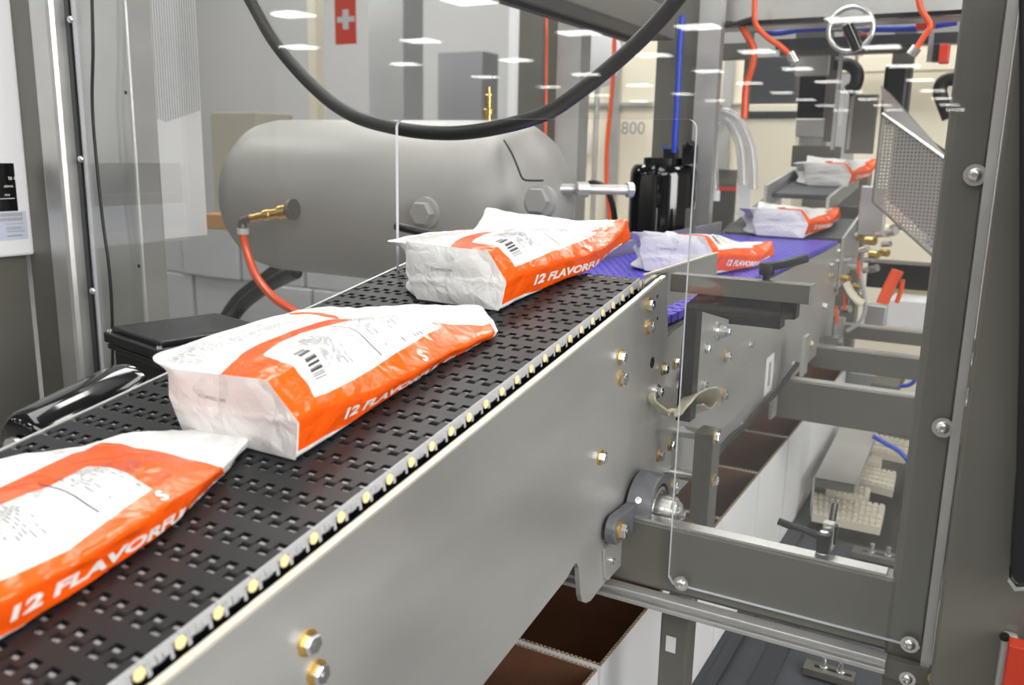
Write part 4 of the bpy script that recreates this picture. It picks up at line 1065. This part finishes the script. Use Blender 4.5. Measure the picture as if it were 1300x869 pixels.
for pts, Y_, r_, m_, lab in (
    ([(781, 20), (779, 80), (776, 130), (771, 180), (770, 230), (774, 290), (776, 480)], 3.0, .008, ORNG, 'orange cable hanging in front of the cream window panel'),
    ([(694, -10), (694, 60), (693, 130), (692, 200)], 2.12, .004, ORNG, 'thin orange cable down the first grey column'),
    ([(960, -20), (958, 10), (960, 32), (975, 48), (990, 58), (1003, 70)], 2.2, .0065, ORNG, 'orange hose curving to the black servo from the top beam'),
    ([(1164, -20), (1168, 8), (1177, 24), (1181, 34), (1172, 48), (1163, 62)], 2.2, .0065, ORNG, 'orange hose with hooked end at the upper right'),
    ([(938, 28), (950, 48), (957, 62), (955, 85), (947, 110), (945, 150)], 2.3, .0085, ORNG, 'orange cable bundle dropping beside the door frame'),
    ([(955, 36), (985, 42), (1015, 38), (1060, 36), (1110, 37), (1160, 36), (1215, 28)], 2.45, .008, BLUEC, 'blue cable bundle running under the top beam'),
    ([(1060, 80), (1078, 82), (1088, 92), (1086, 108), (1076, 116)], 2.7, .018, BLKR, 'black corrugated hose loop beside the servo'),
    ([(1215, 100), (1200, 102), (1193, 115), (1198, 132), (1205, 150)], 2.6, .018, BLKR, 'black hose loop at the right upright'),
    ([(905, 30), (925, 32), (945, 26), (960, 22)], 2.25, .005, BLKR, 'thin black cable under the top beam'),
    ([(1175, 303), (1183, 311), (1192, 315), (1200, 313)], 2.4, .006, BLUEC, 'short blue tube under the perforated plate'),
    ([(1108, 553), (1125, 563), (1142, 573), (1156, 588)], 2.2, .0055, BLUEC, 'blue cable crossing behind the nearest cross beam'),
    ([(1142, 490), (1155, 488), (1163, 480), (1160, 472)], 2.3, .005, BLUEC, 'blue looped cable above the nearest cross beam'),
    ([(855, 630), (860, 650), (875, 664), (893, 675), (915, 682)], 1.0, .004, BLKR, 'thin black cable passing under the mounting block'),
    ([(735, 250), (745, 235), (757, 232), (770, 240), (778, 262), (781, 285)], 2.2, .008, BLKR, 'black cable arch behind the outlet pipe'),
    ):
    tag(MB().tube([at(x, y, Y=Y_) for x, y in pts], r_).build('cable' if 'cable' in lab else 'hose', m_, smooth=True), lab, 'cable' if 'cable' in lab else 'hose')
# metal ferrules
for a, b, Y_ in (((1003, 68), (1010, 80), 2.2), ((1164, 60), (1156, 70), 2.2)):
    tag(MB().cyl(at(*a, Y=Y_), at(*b, Y=Y_), .012, 10).build('hose_ferrule', STEELL, smooth=True), 'steel ferrule at the end of the orange hose, %s' % ('by the servo' if a[0] < 1100 else 'at the upper right'), 'fitting')

# servo motor with gearbox
sv = thing('servo_motor', 'black upright servo motor on a grey gearbox behind the guard', 'motor', at(1029, 205, Y=2.9))
part(1013, 92, 1047, 150, 2.9, .14, BLACK, 'motor_body', sv, bevel=.006); part(1010, 150, 1046, 174, 2.88, .16, STEEL, 'gearbox', sv, bevel=.004)
part(1014, 174, 1040, 192, 2.9, .12, STEEL, 'adapter', sv); part(1005, 185, 1056, 212, 2.88, .16, STEELD, 'base', sv)
# handwheel
hw = thing('handwheel', 'polished round handwheel on the dark shaft under the top beam', 'wheel', at(1080, 37, Y=2.5))
c_ = at(1080, 37, Y=2.2); rw = (at(1108, 37, Y=2.2).x - at(1052, 37, Y=2.2).x)/2
MB().tube([c_ + Vector((rw*math.cos(t), 0, rw*math.sin(t))) for t in [2*math.pi*k/36 for k in range(37)]], .0062, n=10, sub=1).build('rim', STEELL, hw, smooth=True)
MB().cyl(at(1075, 30, Y=2.17), at(1089, 62, Y=2.19), .013).build('handle', BLKG, hw, smooth=True)
MB().cyl(c_, c_ + Vector((0, .09, 0)), .010).build('shaft', STEELL, hw, smooth=True)
MB().cyl(c_ + Vector((-rw, 0, 0)), c_ + Vector((rw, 0, 0)), .004).build('spoke', STEELD, hw)
for (x0, y0, x1, y1, Y_, lab) in ((1071, 25, 1078, 46, 2.62, 'small red block left behind the handwheel'), (1163, 16, 1187, 36, 2.4, 'bright red block behind the hooked orange hose')):
    mb = MB(); pbox(mb, x0, y0, x1, y1, Y_, .03); tag(mb.build('red_block', RED, bevel=.003), lab, 'block')
rf = thing('red_indicator', 'small open red rectangular frame right behind the handwheel', 'frame', at(1093, 45, Y=2.62))
for x0, y0, x1, y1 in ((1086, 25, 1100, 28), (1086, 42, 1100, 45), (1086, 28, 1090, 42), (1097, 28, 1100, 42)): part(x0, y0, x1, y1, 2.62, .02, RED, 'bar', rf)
rs = thing('red_sensor', 'red faced sensor on a black mount by the right upright', 'sensor', at(1199, 80, Y=2.5))
part(1192, 56, 1205, 80, 2.5, .03, RED, 'face', rs, bevel=.003); part(1184, 56, 1192, 78, 2.52, .03, DKGREY, 'mount', rs); part(1178, 40, 1184, 78, 2.54, .02, STEEL, 'strut', rs)

# perforated guard plate and polished chute
PERF = bpy.data.materials.new('perforated_steel'); PERF.use_nodes = True
nt = PERF.node_tree; N = nt.nodes; L = nt.links; b = N['Principled BSDF']; b.inputs['Base Color'].default_value = (.52, .51, .47, 1); b.inputs['Metallic'].default_value = .6; b.inputs['Roughness'].default_value = .4
tc = N.new('ShaderNodeTexCoord'); sx = N.new('ShaderNodeSeparateXYZ'); L.new(tc.outputs['Object'], sx.inputs[0])
fr_ = []
for ax in (0, 2):
    m1 = N.new('ShaderNodeMath'); m1.operation = 'MULTIPLY'; m1.inputs[1].default_value = 120; L.new(sx.outputs[ax], m1.inputs[0])
    m2_ = N.new('ShaderNodeMath'); m2_.operation = 'FRACT'; L.new(m1.outputs[0], m2_.inputs[0])
    m3_ = N.new('ShaderNodeMath'); m3_.operation = 'SUBTRACT'; m3_.inputs[1].default_value = .5; L.new(m2_.outputs[0], m3_.inputs[0])
    m4 = N.new('ShaderNodeMath'); m4.operation = 'POWER'; m4.inputs[1].default_value = 2; L.new(m3_.outputs[0], m4.inputs[0]); fr_.append(m4)
ad = N.new('ShaderNodeMath'); ad.operation = 'ADD'; L.new(fr_[0].outputs[0], ad.inputs[0]); L.new(fr_[1].outputs[0], ad.inputs[1])
gt = N.new('ShaderNodeMath'); gt.operation = 'GREATER_THAN'; gt.inputs[1].default_value = .07; L.new(ad.outputs[0], gt.inputs[0]); L.new(gt.outputs[0], b.inputs['Alpha'])
pg = thing('perforated_guard', 'perforated steel guard plate hanging at an angle by the right upright', 'guard', at(1150, 300, Y=2.3))
c4 = [at(1120, 144, Y=2.3), at(1204, 204, Y=2.22), at(1190, 330, Y=2.22), at(1108, 256, Y=2.3)]
mb = MB(); th = Vector((0, .002, 0)); mb.add(c4 + [p + th for p in c4], [(0,1,2,3), (7,6,5,4), (0,4,5,1), (1,5,6,2), (2,6,7,3), (3,7,4,0)]); mb.build('mesh_plate', PERF, pg)
MB().tube([c4[0], c4[1]], .004, n=8, sub=1).build('rim', STEELL, pg, smooth=True); MB().tube([c4[3], c4[2]], .003, n=8, sub=1).build('rim', STEELD, pg); MB().tube([c4[0], c4[3]], .003, n=8, sub=1).build('rim', STEELD, pg)
dk = [p + Vector((.02, .12, 0)) for p in c4]; mb = MB(); mb.add(dk + [p + th for p in dk], [(0,1,2,3), (7,6,5,4), (0,4,5,1), (1,5,6,2), (2,6,7,3), (3,7,4,0)]); mb.build('backing_plate', STEELD, pg)
c3 = [at(1118, 108, Y=2.4), at(1130, 118, Y=2.4), at(1204, 200, Y=2.3), at(1122, 143, Y=2.34)]
mb = MB(); mb.add(c3 + [p + th for p in c3], [(0,1,2,3), (7,6,5,4), (0,4,5,1), (1,5,6,2), (2,6,7,3), (3,7,4,0)]); tag(mb.build('polished_chute', STEELL), 'mirror bright triangular chute plate above the perforated guard', 'chute')
mb = MB(); pbox(mb, 1120, 82, 1152, 150, 2.6, .05); tag(mb.build('black_actuator', BLACK, bevel=.01), 'black upright actuator behind the polished chute', 'actuator')
mb = MB(); pbox(mb, 1060, 112, 1070, 160, 2.65, .01); tag(mb.build('white_bracket', WHITE), 'narrow bright white upright bracket right of the servo motor', 'bracket')

# right lower background
for (x0, y0, x1, y1, Y_, d, m_, nm, lab, cat) in (
    (1100, 335, 1190, 368, 2.9, .1, BLACK, 'black_housing', 'long black housing behind the right end of the conveyors', 'housing'),
    (1098, 388, 1124, 416, 2.7, .05, STEEL, 'grey_box', 'small grey box beneath the red strap', 'box'),
    (1126, 382, 1182, 416, 2.75, .3, WHITEB, 'white_carton', 'low white carton at the right above the third cross beam', 'box'),
    (1120, 366, 1190, 384, 2.9, .1, mat('tan_card', (.38, .33, .2), .8), 'tan_carton', 'tan cardboard strip above the low white carton', 'box'),
    (940, 141, 1012, 150, 3.44, .01, DKGREY, 'dark_band', 'dark band across the cream cabinet left of the servo motor', 'band'),
    (946, 72, 1010, 132, 3.5, .1, DKGREY, 'dark_cabinet', 'dark machine cabinet left of the servo motor', 'cabinet'),
    (940, 132, 1012, 205, 3.45, .2, CREAMW, 'cream_cabinet', 'cream cabinet below the dark machine cabinet', 'cabinet'),
    (1060, 70, 1215, 90, 4.6, .1, CREAMW, 'cream_duct', 'cream overhead duct at the upper right', 'duct'),
    (1090, 60, 1215, 200, 4.8, .1, CREAMW, 'cream_wall_panel', 'large cream wall panel behind the polished chute', 'panel'),
    (1040, 288, 1210, 340, 4.5, .2, CREAMW, 'cream_machine_base', 'cream machine base under the perforated guard', 'cabinet'),
    (940, 205, 1100, 300, 3.8, .1, STEELD, 'grey_machine_body', 'grey machine body behind the rising conveyor', 'machine'),
    (1105, 488, 1140, 500, 2.6, .2, STEELD, 'grey_junction_plate', 'grey flat plate with bolts beyond the nearest cross beam', 'plate'),
    ):
    mb = MB(); pbox(mb, x0, y0, x1, y1, Y_, d)
    if nm in ('cream_cabinet', 'grey_machine_body', 'cream_machine_base', 'cream_wall_panel'):
        mb.v = [(p[0], p[1], 0.0 if k_ % 8 < 4 else p[2]) for k_, p in enumerate(mb.v)]
    tag(mb.build(nm, m_, bevel=.003), lab, cat)
rt = thing('red_strap', 'dark orange forked strap hanging behind the sensor cluster', 'strap', at(1130, 385, Y=2.5))
MB().tube([at(1140, 343, Y=2.5), at(1130, 362, Y=2.5), at(1120, 385, Y=2.5)], .02, flat=.3, sub=2).build('strap', ORNG, rt); MB().tube([at(1146, 355, Y=2.5), at(1143, 372, Y=2.5), at(1138, 384, Y=2.5)], .006, sub=2).build('cord', ORNG, rt)

# ================================================================== far left background
tag(MB().box((-3.95, 3.0, 0), (-2.35, 3.5, .488)).build('plinth', GREYBOX), 'low grey plinth under the stack of grey cases', 'plinth')
for r_i in range(3):
    for c_i in range(4):
        z_ = .490 + .240*r_i; x_ = -3.94 + .392*c_i + .05*(r_i == 1)
        tag(MB().box((x_, 3.0 + .012*((r_i+c_i) % 3), z_), (x_+.380, 3.45, z_+.2385)).build('grey_case', GREYBOX, bevel=.008), 'pale grey case in the stack behind the tank, %s row, %s' % (('bottom', 'middle', 'top')[r_i], ('leftmost', 'second from left', 'third from left', 'rightmost')[c_i]), 'case', 'pale grey cases')
mb = MB(); a = at(250, 275, Y=3.0); b = at(322, 275, Y=3.0); mb.box((a.x, 3.0, 1.2105), (b.x, 3.4, 1.275)); tag(mb.build('wooden_board', WOOD), 'orange brown wooden board lying on the grey cases', 'board')
mb = MB(); pbox(mb, 268, 142, 326, 212, 5.0, .4); mb.v = [(p[0], p[1], 0.0 if k_ % 8 < 4 else p[2]) for k_, p in enumerate(mb.v)]; tag(mb.build('beige_cabinet', mat('beige', (.50, .47, .38), .6), bevel=.01), 'beige cabinet far behind the left guard panel', 'cabinet')
mb = MB(); pbox(mb, 392, -60, 402, 250, 6.0, .1); tag(mb.build('cream_post', CREAMW), 'narrow cream post far behind above the tank', 'post')
mb = MB(); pbox(mb, 646, -60, 655, 150, 3.8, .03); tag(mb.build('reflection_streak', WHITE), 'narrow bright white reflection streak built as a post above the tank valve', 'post')  # bright vertical reflection modelled as a solid white strip
mb = MB(); pbox(mb, 468, -60, 512, 200, 6.5, .3); tag(mb.build('grey_pillar', GREYBOX), 'wide pale grey pillar far behind the tank', 'pillar')
mb = MB(); pbox(mb, 656, -60, 688, 200, 4.4, .3); tag(mb.build('dark_pillar', STEELD), 'dark grey pillar right of the white reflection streak', 'pillar')
mb = MB(); pbox(mb, 556, 66, 612, 150, 7.5, .3); mb.v = [(p[0], p[1], 0.0 if k_ % 8 < 4 else p[2]) for k_, p in enumerate(mb.v)]; tag(mb.build('storage_rack', mat('rack_grey', (.30, .31, .32), .7)), 'blurred dark grey storage rack far behind, left of the tank valve', 'rack')
fl_ = thing('banner', 'red hanging banner with a white cross at the upper left', 'banner', at(438, 55, Y=5.5))
part(425, -20, 451, 56, 5.5, .01, RED, 'cloth', fl_); part(428, 21, 449, 28, 5.49, .008, WHITE, 'cross_bar', fl_); part(435, 12, 442, 37, 5.488, .006, WHITE, 'cross_bar', fl_)

# printed sheet hanging on the inner left side, with chevron bands
ps = thing('chevron_sheet', 'pale hanging sheet with ribbed chevron bands behind the left guard panel', 'sheet', at(215, 300, X=-1.34))
SX = -1.34
yl_ = at(170, 150, X=SX).y; yr_ = at(254, 150, X=SX).y; zt_ = 2.2; zb_ = at(215, 302, X=SX).z
MB().box((SX, yl_, zb_), (SX+.003, yr_, zt_)).build('sheet', PAPER, ps)
for k, yy_ in enumerate((45, 98, 128)):
    c_ = at(209, yy_, X=SX+.0033); zc_ = c_.z; mb = MB()
    for s_ in (-1, 1):
        y_e = yl_+.004 if s_ < 0 else yr_-.004
        mb.add([(SX+.0031, c_.y, zc_-.003), (SX+.0031, c_.y, zc_), (SX+.0031, y_e, zc_+.022), (SX+.0031, y_e, zc_+.019)], [(0,1,2,3)])
    mb.build('chevron', WHITE, ps)
rb_ = MB(); c_ = at(209, 155, X=SX)
n_ = 26
for i in range(n_):
    y_ = yl_+.004+(yr_-yl_-.008)*i/(n_-1); zz = c_.z + .022*abs(y_-c_.y)/((yr_-yl_)/2)
    rb_.box((SX+.0028, y_-.0012, zz), (SX+.0036, y_+.0012, zt_))
rb_.build('ribs', mat('rib_grey', (.36, .365, .38), .6), ps)
